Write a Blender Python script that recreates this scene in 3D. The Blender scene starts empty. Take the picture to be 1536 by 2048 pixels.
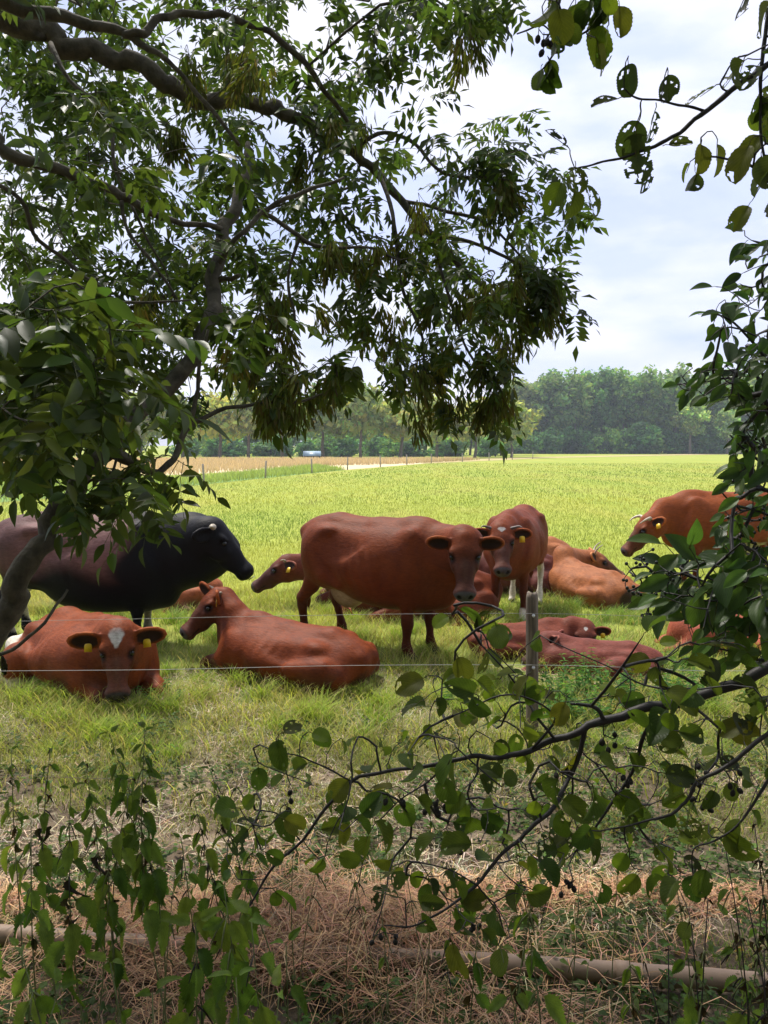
import bpy, math, random
import numpy as np
from mathutils import Vector, Matrix

HAZE = 0.0006
random.seed(11)
rng = np.random.default_rng(11)
SC = bpy.context.scene
COL = SC.collection

# ------------------------------------------------------------------ camera
CAM_H = 2.0
FPX = 1547.0                      # focal length in pixels of the 1536 x 2048 photograph
PITCH = math.atan(134.0 / FPX)
cam_data = bpy.data.cameras.new('camera')
cam_data.sensor_fit = 'VERTICAL'
cam_data.sensor_height = 24.0
cam_data.lens = 24.0 * FPX / 2048.0
cam_data.clip_start = 0.05
cam_data.clip_end = 3000.0
cam = bpy.data.objects.new('camera', cam_data)
cam.location = (0, 0, CAM_H)
cam.rotation_euler = (math.pi / 2 - PITCH, 0, 0)
COL.objects.link(cam)
SC.camera = cam

# ------------------------------------------------------------------ sky and sun
SUN_EL, SUN_AZ = math.radians(60), math.radians(330)      # azimuth measured clockwise from +Y
world = bpy.data.worlds.new('World')
SC.world = world
world.use_nodes = True
wn, wl = world.node_tree.nodes, world.node_tree.links
wn.clear()
sky = wn.new('ShaderNodeTexSky'); sky.sky_type = 'NISHITA'; sky.sun_disc = False
sky.sun_elevation = SUN_EL; sky.sun_rotation = SUN_AZ
sky.air_density = 1.0; sky.dust_density = 1.5; sky.ozone_density = 1.0
tc = wn.new('ShaderNodeTexCoord')
mp = wn.new('ShaderNodeMapping'); mp.inputs['Scale'].default_value = (1.0, 1.0, 2.6)
mp.inputs['Location'].default_value = (0.35, 0.1, 0.2)
n1 = wn.new('ShaderNodeTexNoise'); n1.inputs['Scale'].default_value = 2.6
n1.inputs['Detail'].default_value = 9; n1.inputs['Roughness'].default_value = 0.55
n1.inputs['Distortion'].default_value = 0.3
r1 = wn.new('ShaderNodeMapRange'); r1.inputs['From Min'].default_value = 0.36
r1.inputs['From Max'].default_value = 0.56; r1.inputs['To Min'].default_value = 0.62
r1.inputs['To Max'].default_value = 1.0
n2 = wn.new('ShaderNodeTexNoise'); n2.inputs['Scale'].default_value = 3.4
n2.inputs['Detail'].default_value = 7; n2.inputs['Roughness'].default_value = 0.5
cr = wn.new('ShaderNodeValToRGB')
cr.color_ramp.elements[0].position = 0.40; cr.color_ramp.elements[0].color = (6.3, 7.1, 10.4, 1)
cr.color_ramp.elements[1].position = 0.58; cr.color_ramp.elements[1].color = (9.4, 9.4, 10.4, 1)
mx = wn.new('ShaderNodeMixRGB')
bg = wn.new('ShaderNodeBackground'); bg.inputs['Strength'].default_value = 0.10
wo = wn.new('ShaderNodeOutputWorld')
wl.new(tc.outputs['Generated'], mp.inputs['Vector'])
wl.new(mp.outputs['Vector'], n1.inputs['Vector']); wl.new(mp.outputs['Vector'], n2.inputs['Vector'])
wl.new(n1.outputs['Fac'], r1.inputs['Value']); wl.new(r1.outputs['Result'], mx.inputs['Fac'])
wl.new(n2.outputs['Fac'], cr.inputs['Fac'])
wl.new(sky.outputs['Color'], mx.inputs['Color1']); wl.new(cr.outputs['Color'], mx.inputs['Color2'])
wl.new(mx.outputs['Color'], bg.inputs['Color']); wl.new(bg.outputs['Background'], wo.inputs['Surface'])

sun_data = bpy.data.lights.new('sun', 'SUN')
sun_data.energy = 5.0; sun_data.angle = math.radians(9); sun_data.color = (1.0, 0.95, 0.86)
sun = bpy.data.objects.new('sun', sun_data)
sd = Vector((math.sin(SUN_AZ) * math.cos(SUN_EL), math.cos(SUN_AZ) * math.cos(SUN_EL), math.sin(SUN_EL)))
sun.rotation_euler = sd.to_track_quat('Z', 'Y').to_euler()
sun.location = sd * 60
COL.objects.link(sun)

SC.view_settings.view_transform = 'Standard'
SC.view_settings.look = 'None'
SC.view_settings.exposure = 0.3
SC.view_settings.gamma = 1.0
SC.view_settings.use_curve_mapping = False

# ------------------------------------------------------------------ helpers
CF = Vector((0, math.cos(PITCH), -math.sin(PITCH)))
CU = Vector((0, math.sin(PITCH), math.cos(PITCH)))

def ray(u, v):
    return CF + Vector((1, 0, 0)) * ((u - 768) / FPX) - CU * ((v - 1024) / FPX)

def at(u, v, y):
    """the point at depth y (metres along the ground) that the photograph shows at pixel u, v"""
    d = ray(u, v)
    return Vector((0, 0, CAM_H)) + d * (y / d.y)

def gr(u, v, z=0.0):
    d = ray(u, v)
    return Vector((0, 0, CAM_H)) + d * ((z - CAM_H) / d.z)

def tag(o, label=None, cat=None, group=None, kind=None):
    if label: o['label'] = label
    if cat: o['category'] = cat
    if group: o['group'] = group
    if kind: o['kind'] = kind
    return o

def empty(name, loc=(0, 0, 0), rz=0.0, s=1.0):
    o = bpy.data.objects.new(name, None)
    o.empty_display_size = 0.1
    o.location = loc; o.rotation_euler = (0, 0, rz); o.scale = (s, s, s)
    COL.objects.link(o)
    return o

def link(name, me, parent=None, loc=None, rot=None, sc=None):
    o = bpy.data.objects.new(name, me)
    if parent is not None: o.parent = parent
    if loc is not None: o.location = loc
    if rot is not None: o.rotation_euler = rot
    if sc is not None: o.scale = sc
    COL.objects.link(o)
    return o

def mesh_np(name, V, F, mats=(), smooth=False, col=None, uv=None, fmat=None):
    """V (n,3); F (m,k) equal-size faces or a list of such arrays; col (n,3) per vertex; uv (n,2) per vertex"""
    me = bpy.data.meshes.new(name)
    V = np.ascontiguousarray(V, dtype=np.float32)
    if not isinstance(F, (list, tuple)): F = [F]
    F = [np.asarray(f, dtype=np.int32) for f in F if len(f)]
    me.vertices.add(len(V)); me.vertices.foreach_set('co', V.ravel())
    nl = sum(f.size for f in F); nf = sum(len(f) for f in F)
    me.loops.add(nl); me.polygons.add(nf)
    li = np.concatenate([f.ravel() for f in F])
    tot = np.concatenate([np.full(len(f), f.shape[1], np.int32) for f in F])
    st = np.concatenate([[0], np.cumsum(tot)[:-1]]).astype(np.int32)
    me.loops.foreach_set('vertex_index', li)
    me.polygons.foreach_set('loop_start', st)
    me.polygons.foreach_set('loop_total', tot)
    if smooth: me.polygons.foreach_set('use_smooth', np.ones(nf, bool))
    if fmat is not None: me.polygons.foreach_set('material_index', np.asarray(fmat, np.int32))
    if col is not None:
        c = np.ones((len(V), 4), np.float32); c[:, :3] = col
        a = me.color_attributes.new('Col', 'FLOAT_COLOR', 'POINT')
        a.data.foreach_set('color', c.ravel())
    if uv is not None:
        l = me.uv_layers.new(name='UVMap')
        l.data.foreach_set('uv', np.asarray(uv, np.float32)[li].ravel())
    for m in (mats if isinstance(mats, (list, tuple)) else [mats]): me.materials.append(m)
    me.update(calc_edges=True)
    me.validate()
    return me

class Bag:
    """collects shapes and joins them as ONE mesh"""
    def __init__(s): s.V, s.F, s.C, s.U, s.n = [], {}, [], [], 0
    def add(s, V, F, c=None, uv=None):
        V = np.asarray(V, np.float32)
        if not isinstance(F, (list, tuple)) or (len(F) and not isinstance(F[0], np.ndarray)): F = [np.asarray(F)]
        for f in F: s.F.setdefault(f.shape[1], []).append(f + s.n)
        s.V.append(V)
        s.C.append(np.broadcast_to(np.asarray(c if c is not None else (1, 1, 1), np.float32), V.shape))
        s.U.append(np.asarray(uv, np.float32) if uv is not None else np.zeros((len(V), 2), np.float32))
        s.n += len(V)
    def mesh(s, name, mats, smooth=True):
        return mesh_np(name, np.concatenate(s.V), [np.concatenate(f) for f in s.F.values()], mats, smooth,
                       np.concatenate(s.C), np.concatenate(s.U))

def tube(P, R, n=6, cap=True):
    """tube along points P with radii R"""
    P = np.asarray(P, np.float64); m = len(P)
    R = np.broadcast_to(np.asarray(R, np.float64), (m,))
    T = np.gradient(P, axis=0); T /= np.linalg.norm(T, axis=1)[:, None] + 1e-12
    up = np.array([0, 0, 1.0]) if abs(T[0][2]) < 0.9 else np.array([1.0, 0, 0])
    a = np.cross(T[0], up); a /= np.linalg.norm(a)
    rings = []
    th = np.arange(n) * 2 * np.pi / n
    for i in range(m):
        a = a - T[i] * a.dot(T[i]); a /= np.linalg.norm(a) + 1e-12
        b = np.cross(T[i], a)
        rings.append(P[i] + R[i] * (np.cos(th)[:, None] * a + np.sin(th)[:, None] * b))
    V = np.concatenate(rings)
    i = np.arange(m - 1)[:, None] * n; j = np.arange(n)[None, :]; k = (j + 1) % n
    F = np.stack([i + j, i + k, i + n + k, i + n + j], -1).reshape(-1, 4)
    uv = np.stack([np.tile(np.arange(n) / n, m), np.repeat(np.arange(m) / max(m - 1, 1), n)], 1)
    out = [F]
    if cap:
        V = np.concatenate([V, P[:1], P[-1:]]); c0, c1 = m * n, m * n + 1
        t = [(c0, (q + 1) % n, q) for q in range(n)] + [(c1, (m - 1) * n + q, (m - 1) * n + (q + 1) % n) for q in range(n)]
        out.append(np.array(t)); uv = np.concatenate([uv, [[.5, 0], [.5, 1]]])
    return V, out, uv

def smooth_line(P, n):
    """Catmull-Rom through P, n samples per span; works on any number of columns"""
    P = np.asarray(P, float)
    Q = np.vstack([2 * P[0] - P[1], P, 2 * P[-1] - P[-2]])
    out = []
    for i in range(1, len(Q) - 2):
        p0, p1, p2, p3 = Q[i - 1:i + 3]
        for t in np.arange(n) / n:
            out.append(0.5 * ((2 * p1) + (p2 - p0) * t + (2 * p0 - 5 * p1 + 4 * p2 - p3) * t * t + (3 * p1 - p0 - 3 * p2 + p3) * t ** 3))
    out.append(P[-1])
    return np.array(out)

ORD = 'first second third fourth fifth sixth seventh eighth ninth tenth eleventh twelfth thirteenth fourteenth fifteenth sixteenth seventeenth eighteenth nineteenth twentieth twenty-first twenty-second twenty-third twenty-fourth twenty-fifth twenty-sixth'.split()
# ------------------------------------------------------------------ materials
def mat(name):
    m = bpy.data.materials.new(name); m.use_nodes = True
    nt = m.node_tree; p = nt.nodes['Principled BSDF']
    return m, nt, p

def nd(nt, t, **kw):
    n = nt.nodes.new(t)
    for k, v in kw.items():
        if k in n.inputs: n.inputs[k].default_value = v
        else: setattr(n, k, v)
    return n

def noise(nt, scale, detail=4, rough=0.55, vec=None, dist=0.0):
    n = nd(nt, 'ShaderNodeTexNoise'); n.inputs['Scale'].default_value = scale
    n.inputs['Detail'].default_value = detail; n.inputs['Roughness'].default_value = rough
    n.inputs['Distortion'].default_value = dist
    if vec is not None: nt.links.new(vec, n.inputs['Vector'])
    return n

def ramp(nt, fac, stops):
    r = nd(nt, 'ShaderNodeValToRGB'); e = r.color_ramp.elements
    while len(e) < len(stops): e.new(0.5)
    for q, (p, c) in zip(e, stops): q.position = p; q.color = (*c, 1)
    nt.links.new(fac, r.inputs['Fac'])
    return r

def mixc(nt, a, b, fac, mode='MIX'):
    m = nd(nt, 'ShaderNodeMixRGB'); m.blend_type = mode
    for s, x in (('Color1', a), ('Color2', b), ('Fac', fac)):
        if isinstance(x, (int, float)): m.inputs[s].default_value = x
        elif isinstance(x, tuple): m.inputs[s].default_value = (*x, 1)
        else: nt.links.new(x, m.inputs[s])
    return m.outputs['Color']

def bump(nt, p, h, strength=0.4, dist=0.01):
    b = nd(nt, 'ShaderNodeBump'); b.inputs['Strength'].default_value = strength; b.inputs['Distance'].default_value = dist
    nt.links.new(h, b.inputs['Height']); nt.links.new(b.outputs['Normal'], p.inputs['Normal'])
    return b

def simple_mat(name, c, rough=0.6, var=0.2, scale=20, metal=0.0, bmp=0.0, bd=0.003):
    m, nt, p = mat(name)
    tcn = nd(nt, 'ShaderNodeTexCoord')
    n = noise(nt, scale, 5, 0.6, tcn.outputs['Object'])
    r = ramp(nt, n.outputs['Fac'], [(0.25, tuple(x * (1 - var) for x in c)), (0.75, tuple(min(1, x * (1 + var)) for x in c))])
    nt.links.new(r.outputs['Color'], p.inputs['Base Color'])
    p.inputs['Roughness'].default_value = rough; p.inputs['Metallic'].default_value = metal
    if bmp: bump(nt, p, n.outputs['Fac'], bmp, bd)
    return m
# ------------------------------------------------------------------ ground
def vnoise(x, y, s, seed=0):
    """smooth value noise 0..1"""
    x = np.asarray(x, float) / s + seed * 17.3; y = np.asarray(y, float) / s + seed * 9.1
    xi, yi = np.floor(x).astype(np.int64), np.floor(y).astype(np.int64)
    fx, fy = x - xi, y - yi; fx = fx * fx * (3 - 2 * fx); fy = fy * fy * (3 - 2 * fy)
    def h(a, b):
        n = (a * 374761393 + b * 668265263 + seed * 1274126177) & 0x7fffffff
        n = ((n ^ (n >> 13)) * 1274126177) & 0x7fffffff
        return ((n ^ (n >> 16)) & 0xffff) / 65535.0
    return (h(xi, yi) * (1 - fx) + h(xi + 1, yi) * fx) * (1 - fy) + (h(xi, yi + 1) * (1 - fx) + h(xi + 1, yi + 1) * fx) * fy

def fbm(x, y, s, seed=0, o=4):
    r = 0; a = .5; t = 0
    for i in range(o):
        r = r + a * vnoise(x, y, s / 2 ** i, seed + i); t += a; a *= .5
    return r / t

def hgt(x, y):
    """gentle lumps close by, flat pasture beyond"""
    x = np.asarray(x, float); y = np.asarray(y, float)
    near = np.clip((9 - y) / 6, 0, 1)
    return (fbm(x, y, .5, 3) - .5) * .05 * (0.25 + near) - 0.0

# pasture: one sheet to the horizon
xs = np.unique(np.concatenate([np.linspace(-9, 9, 150), np.linspace(-60, 60, 81), [-900, -400, -200, -120, 120, 200, 400, 900]]))
ys = np.unique(np.concatenate([np.linspace(-14, 0, 15), np.linspace(0, 12, 110), np.linspace(12, 40, 40), np.geomspace(40, 1600, 30)]))
GX, GY = np.meshgrid(xs, ys, indexing='ij')
GZ = np.where((np.abs(GX) < 10) & (GY < 14) & (GY > -2), hgt(GX, GY), 0)
V = np.stack([GX, GY, GZ], -1).reshape(-1, 3)
nx_, ny_ = len(xs), len(ys)
I, J = np.meshgrid(np.arange(nx_ - 1), np.arange(ny_ - 1), indexing='ij')
q = (I * ny_ + J).ravel()
F = np.stack([q, q + ny_, q + ny_ + 1, q + 1], 1)

m, nt, p = mat('pasture_and_verge')
tcn = nd(nt, 'ShaderNodeTexCoord')
sep = nd(nt, 'ShaderNodeSeparateXYZ'); nt.links.new(tcn.outputs['Object'], sep.inputs[0])
nb_ = noise(nt, .12, 5, .6, tcn.outputs['Object'])
nf_ = noise(nt, 3.0, 8, .7, tcn.outputs['Object'])
mpp = nd(nt, 'ShaderNodeMapping'); mpp.inputs['Scale'].default_value = (1.0, .18, 1)
nt.links.new(tcn.outputs['Object'], mpp.inputs['Vector'])
nm_ = noise(nt, .35, 6, .62, mpp.outputs['Vector'])
green = ramp(nt, nf_.outputs['Fac'], [(.25, (.20, .23, .038)), (.5, (.30, .34, .058)), (.75, (.40, .43, .09))])
g2 = ramp(nt, nm_.outputs['Fac'], [(.35, (.88, .95, .9)), (.52, (1, 1, 1)), (.68, (1.16, 1.04, 1.15))])
gcol = mixc(nt, green.outputs['Color'], g2.outputs['Color'], 1.0, 'MULTIPLY')
straw = ramp(nt, nb_.outputs['Fac'], [(.56, (0, 0, 0)), (.72, (1, 1, 1))])
gcol = mixc(nt, gcol, (.46, .40, .13), mixc(nt, (0, 0, 0), straw.outputs['Color'], .45))
# near the lane: bare soil, dead straw
n5 = noise(nt, 1.3, 7, .65, tcn.outputs['Object'])
soil = ramp(nt, nf_.outputs['Fac'], [(.3, (.035, .026, .018)), (.5, (.12, .09, .062)), (.68, (.27, .21, .145))])
mid = ramp(nt, nf_.outputs['Fac'], [(.3, (.07, .10, .02)), (.55, (.17, .20, .05)), (.75, (.28, .26, .09))])
ad = nd(nt, 'ShaderNodeMath'); ad.operation = 'MULTIPLY_ADD'; ad.inputs[1].default_value = 2.4
nt.links.new(n5.outputs['Fac'], ad.inputs[0]); nt.links.new(sep.outputs['Y'], ad.inputs[2])
m1_ = nd(nt, 'ShaderNodeMapRange'); m1_.inputs['From Min'].default_value = 5.6; m1_.inputs['From Max'].default_value = 7.2
nt.links.new(ad.outputs[0], m1_.inputs['Value'])
m2_ = nd(nt, 'ShaderNodeMapRange'); m2_.inputs['From Min'].default_value = 7.6; m2_.inputs['From Max'].default_value = 10.5
nt.links.new(ad.outputs[0], m2_.inputs['Value'])
c = mixc(nt, soil.outputs['Color'], mid.outputs['Color'], m1_.outputs['Result'])
c = mixc(nt, c, gcol, m2_.outputs['Result'])
nt.links.new(c, p.inputs['Base Color']); p.inputs['Roughness'].default_value = .95
p.inputs['Specular IOR Level'].default_value = .1
bump(nt, p, nf_.outputs['Fac'], .8, .05)
GROUND_MAT = m
tag(link('ground', mesh_np('ground', V, F, GROUND_MAT, True)), kind='structure')

def sheet(name, pts, z, material):
    me = mesh_np(name, [(x, y, z) for x, y in pts], [np.array([list(range(len(pts)))])], material)
    return tag(link(name, me), kind='structure')

wheat = simple_mat('ripe_wheat', (.60, .48, .28), .95, .18, .6)
crop = simple_mat('young_crop', (.15, .27, .06), .95, .2, 1.2)
lane = simple_mat('dry_margin', (.42, .34, .14), .95, .25, .8)
EDGE = [(-42, -60), (-25, -4), (-13.4, 26.9), (-9.8, 36.4), (-7.4, 46.2), (-3.1, 61.9), (4.4, 83.6), (25.5, 119), (70, 170), (150, 235)]   # the pasture's far edge

# ------------------------------------------------------------------ grass
def blades(P, h, w, lean, az, cols, bend=.5, rows=3):
    """curved tapering blades; P (n,3) roots"""
    n = len(P)
    d = np.stack([np.cos(az), np.sin(az), np.zeros(n)], 1)
    s = np.stack([-np.sin(az + .6), np.cos(az + .6), np.zeros(n)], 1)
    ts = np.linspace(0, 1, rows)
    Vs = []; Cs = []
    for t in ts:
        c = P + d * (lean * (t ** 1.7))[:, None] if np.ndim(lean) else P
        c = c.copy(); c[:, 2] += h * (t - bend * .35 * t * t)
        ww = (w * (1 - t) ** .6)[:, None]
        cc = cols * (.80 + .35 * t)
        if t < 1:
            Vs += [c - s * ww * .5, c + s * ww * .5]; Cs += [cc, cc]
        else: Vs += [c]; Cs += [cc]
    k = len(Vs)
    V = np.stack(Vs, 1).reshape(-1, 3); C = np.stack(Cs, 1).reshape(-1, 3)
    b = (np.arange(n) * k)[:, None]
    Q = np.concatenate([b + np.array([[2 * i, 2 * i + 1, 2 * i + 3, 2 * i + 2]]) for i in range(rows - 2)]) if rows > 2 else np.zeros((0, 4), int)
    T = b + np.array([[k - 3, k - 2, k - 1]])
    return V, [Q, T], C

def leafy_mat(name, trans=.35, rough=.5, spec=.3, vein=0, holes=False):
    """leaf: colour from the Col attribute, light comes through"""
    m, nt, p = mat(name)
    a = nd(nt, 'ShaderNodeAttribute'); a.attribute_name = 'Col'
    col = a.outputs['Color']
    oi = nd(nt, 'ShaderNodeObjectInfo')
    r = ramp(nt, oi.outputs['Random'], [(0, (.72, .80, .75)), (.5, (1, 1, 1)), (1, (1.30, 1.18, .9))])
    col = mixc(nt, col, r.outputs['Color'], 1.0, 'MULTIPLY')
    if vein:
        tcn = nd(nt, 'ShaderNodeTexCoord')
        n = noise(nt, 38, 4, .6, tcn.outputs['Object'])
        rr = ramp(nt, n.outputs['Fac'], [(.3, (.78, .80, .8)), (.7, (1.18, 1.15, 1.1))])
        col = mixc(nt, col, rr.outputs['Color'], 1.0, 'MULTIPLY')
        uv = nd(nt, 'ShaderNodeUVMap'); uv.uv_map = 'UVMap'
        sp = nd(nt, 'ShaderNodeSeparateXYZ'); nt.links.new(uv.outputs['UV'], sp.inputs[0])
        ab = nd(nt, 'ShaderNodeMath'); ab.operation = 'ABSOLUTE'; nt.links.new(sp.outputs['Y'], ab.inputs[0])
        sb = nd(nt, 'ShaderNodeMath'); sb.operation = 'MULTIPLY_ADD'; sb.inputs[1].default_value = -.55
        nt.links.new(ab.outputs[0], sb.inputs[0]); nt.links.new(sp.outputs['X'], sb.inputs[2])
        mu = nd(nt, 'ShaderNodeMath'); mu.operation = 'MULTIPLY'; mu.inputs[1].default_value = 7.5 * 2
        nt.links.new(sb.outputs[0], mu.inputs[0])
        pp = nd(nt, 'ShaderNodeMath'); pp.operation = 'PINGPONG'; pp.inputs[1].default_value = 1.0
        nt.links.new(mu.outputs[0], pp.inputs[0])
        vr = nd(nt, 'ShaderNodeMapRange'); vr.inputs['From Min'].default_value = 0; vr.inputs['From Max'].default_value = .22
        nt.links.new(pp.outputs[0], vr.inputs['Value'])
        mr = nd(nt, 'ShaderNodeMapRange'); mr.inputs['From Min'].default_value = 0; mr.inputs['From Max'].default_value = .035
        nt.links.new(ab.outputs[0], mr.inputs['Value'])
        mn = nd(nt, 'ShaderNodeMath'); mn.operation = 'MINIMUM'
        nt.links.new(vr.outputs['Result'], mn.inputs[0]); nt.links.new(mr.outputs['Result'], mn.inputs[1])
        vc = ramp(nt, mn.outputs[0], [(0, (1.35, 1.3, 1.2)), (1, (1, 1, 1))])
        col = mixc(nt, col, vc.outputs['Color'], 1.0, 'MULTIPLY')
        bump(nt, p, mn.outputs[0], .5, .0015)
    nt.links.new(col, p.inputs['Base Color'])
    p.inputs['Roughness'].default_value = rough; p.inputs['Specular IOR Level'].default_value = spec
    tr = nd(nt, 'ShaderNodeBsdfTranslucent')
    tcx = mixc(nt, col, (1.25, 1.30, .65), 1.0, 'MULTIPLY')
    nt.links.new(tcx, tr.inputs['Color'])
    mxs = nd(nt, 'ShaderNodeMixShader'); mxs.inputs[0].default_value = trans
    out = nt.nodes['Material Output']
    nt.links.new(p.outputs[0], mxs.inputs[1]); nt.links.new(tr.outputs[0], mxs.inputs[2])
    nt.links.new(mxs.outputs[0], out.inputs['Surface'])
    return m

GRASS = leafy_mat('grass_blades', .40, .6, .2)
STRAW = leafy_mat('dead_straw', .12, .7, .2)

def scatter(n, y0, y1, x_of=None, power=1.0):
    """points inside the wedge the camera sees (a little wider), denser near"""
    t = rng.random(n) ** power
    y = y0 + (y1 - y0) * t
    x = (rng.random(n) * 2 - 1) * (y * .56 + .9)
    return x, y

# lush pasture grass, 5.5 m to 40 m
BG, BF, BS = Bag(), Bag(), Bag()
def add_grass(bag, x, y, h, w, base, var=.25, lean=.6, yellow=.0, bend=.5, rows=3):
    n = len(x)
    P = np.stack([x, y, np.where(y < 14, hgt(x, y), 0) - .005], 1)
    cols = np.asarray(base)[None, :] * (1 + var * rng.standard_normal((n, 1)))
    tint = fbm(x, y, 1.6, 5)
    cols = cols * (1 + (tint[:, None] - .5) * np.array([[.9, .5, .3]]))
    big = fbm(x, y * .45, 3.2, 61)[:, None]
    cols = cols * (1 + np.clip(big - .5, -.3, .3) * np.array([[1.5, .7, 1.6]]))
    worn = (np.clip((fbm(x, y * .35, 2.2, 77) - .60) * 9, 0, .75) * (y > 8.5))[:, None]
    cols = cols * (1 - worn) + np.array([.40, .35, .16]) * worn
    if yellow:
        k = rng.random(n) < yellow
        cols[k] = np.array([.42, .35, .17]) * (1 + .25 * rng.standard_normal((k.sum(), 1)))
    cols = np.clip(cols, .004, .9)
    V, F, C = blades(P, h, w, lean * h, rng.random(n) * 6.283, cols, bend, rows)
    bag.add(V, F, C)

def keep(x, y, w):
    k = rng.random(len(x)) < w
    return x[k], y[k]

# the open pasture
for (n, y0, y1, hh, ww) in ((90000, 8.5, 15, .085, .0055), (60000, 15, 26, .095, .010), (40000, 26, 48, .11, .02), (30000, 48, 85, .12, .036)):
    x, y = scatter(n, y0, y1, power=1.1)
    k = (x - (-13.4 + (y - 26.9) * .33)) > 0
    x, y = x[k | (y < 26)], y[k | (y < 26)]
    h = hh * (.5 + rng.random(len(x)) * .9)
    add_grass(BF, x, y, h, np.full(len(x), ww), (.29, .325, .062), .18, .5)
# taller rough grass round the lying cattle and the fence
x, y = scatter(110000, 4.1, 10.5, power=1.0)
d = fbm(x, y, .45, 8)
x, y = keep(x, y, np.clip((d - .30) * 3.2, .08, 1) * np.clip((y - 4.2) / 1.2, .2, 1))
h = (.06 + .17 * rng.random(len(x)) ** 1.7) * (.65 + .8 * fbm(x, y, .7, 9))
add_grass(BG, x, y, h, .0045 + .003 * rng.random(len(x)), (.24, .31, .075), .28, .65, .30, .8, 4)
# brighter tufts
tx, ty = scatter(260, 4.8, 9.5)
n = 110
x = np.repeat(tx, n) + rng.standard_normal(260 * n) * .05; y = np.repeat(ty, n) + rng.standard_normal(260 * n) * .05
h = np.repeat(.13 + .16 * rng.random(260), n) * (.5 + .6 * rng.random(260 * n))
add_grass(BG, x, y, h, np.full(len(x), .0055), (.19, .31, .045), .2, .75, .10, .9, 4)
# thin green on the bare strip near the lane
x, y = scatter(190000, 1.6, 5.8)
d = fbm(x, y, .40, 21)
x, y = keep(x, y, np.clip((d - .40) * 6, .05, 1) * np.clip((y - 2.0) / 1.0, .45, 1))
h = .025 + .11 * rng.random(len(x)) ** 1.7 * np.clip((y - 2) / 2.5, .5, 1)
add_grass(BG, x, y, h, .003 + .002 * rng.random(len(x)), (.18, .25, .07), .3, .7, .22, .8, 3)
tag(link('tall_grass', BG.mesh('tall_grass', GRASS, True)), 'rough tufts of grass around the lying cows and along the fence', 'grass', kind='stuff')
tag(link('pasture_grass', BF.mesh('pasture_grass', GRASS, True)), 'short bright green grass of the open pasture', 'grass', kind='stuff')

# dead straw lying criss-cross: thin bent strips
def add_straw(x, y, L, w, base, z0=.0, zr=.05):
    n = len(x); az = rng.random(n) * 6.283; tl = rng.normal(0, .22, n)
    d = np.stack([np.cos(az) * np.cos(tl), np.sin(az) * np.cos(tl), np.sin(tl)], 1)
    s = np.stack([-np.sin(az), np.cos(az), np.zeros(n)], 1) * (w / 2)[:, None]
    c = np.stack([x, y, hgt(x, y) + z0 + zr * rng.random(n)], 1)
    bow = np.zeros((n, 3)); bow[:, 2] = L * rng.normal(.10, .10, n); bow += s * rng.normal(0, 14, (n, 1))
    a, b = c - d * L[:, None] / 2, c + d * L[:, None] / 2; mid = c + bow
    cols = np.clip(np.asarray(base)[None] * (.55 + .9 * fbm(x, y, .3, 71)[:, None]) * (1 + .42 * rng.standard_normal((n, 1))) * (1 + .1 * rng.standard_normal((n, 3))), .01, .8)
    V = np.stack([a - s * .5, a + s * .5, mid - s, mid + s, b - s * .4, b + s * .4], 1).reshape(-1, 3)
    q = (np.arange(n) * 6)[:, None]
    F = np.concatenate([q + np.array([[0, 1, 3, 2]]), q + np.array([[2, 3, 5, 4]])])
    BS.add(V, F, np.repeat(cols, 6, 0))
x, y = scatter(36000, 1.5, 3.8)
d = fbm(x, y, .6, 31)
x, y = keep(x, y, np.clip((d - .36) * 5, .06, 1) * np.clip((3.25 + 2.2 * (fbm(x, y, 1.1, 35) - .5) - y) / .35, 0.03, 1))
add_straw(x, y, .06 + .20 * rng.random(len(x)), .0022 + .0018 * rng.random(len(x)), (.45, .265, .145), .005, .09)
x, y = scatter(40000, 3.0, 6.8)
d = fbm(x, y, .5, 33)
x, y = keep(x, y, np.clip((d - .40) * 5, .05, 1))
add_straw(x, y, .04 + .11 * rng.random(len(x)), .003 + .002 * rng.random(len(x)), (.40, .32, .22), .003, .02)
x = rng.normal(-.42, .42, 5200); y = rng.normal(2.92, .13, 5200)
add_straw(x, y, .10 + .16 * rng.random(5200), .0026 + .0015 * rng.random(5200), (.45, .265, .145), .02, .11)
x = rng.uniform(-2, 2.4, 9000); y = 3.22 + .06 * np.sin(x * 2) + rng.normal(0, .05, 9000)
add_straw(x, y, .08 + .16 * rng.random(9000), .0024 + .0015 * rng.random(9000), (.45, .265, .145), .0, .035)
tag(link('dead_straw', BS.mesh('dead_straw', STRAW, False)), 'reddish dead straw and hay lying over the verge near the pipe', 'straw', kind='stuff')
# ------------------------------------------------------------------ fields beyond the pasture
crop_pts = EDGE[1:6] + [(-6.3, 73), (-11.7, 46), (-18.5, 43), (-60, 30), (-60, -10)]
sheet('crop_field', crop_pts, .006, crop)
sheet('wheat_field', [(-60, 30), (-18.5, 43), (-11.7, 56), (-6.3, 73), (-3.1, 61.9), (4.4, 83.6), (14, 104), (-10, 108), (-200, 108), (-200, 30)], .012, wheat)
sheet('dry_field_margin', [(4.4, 83.6), (25.5, 119), (70, 163), (160, 205), (160, 214), (68, 172), (20, 123), (3, 92)], .018, lane)

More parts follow.
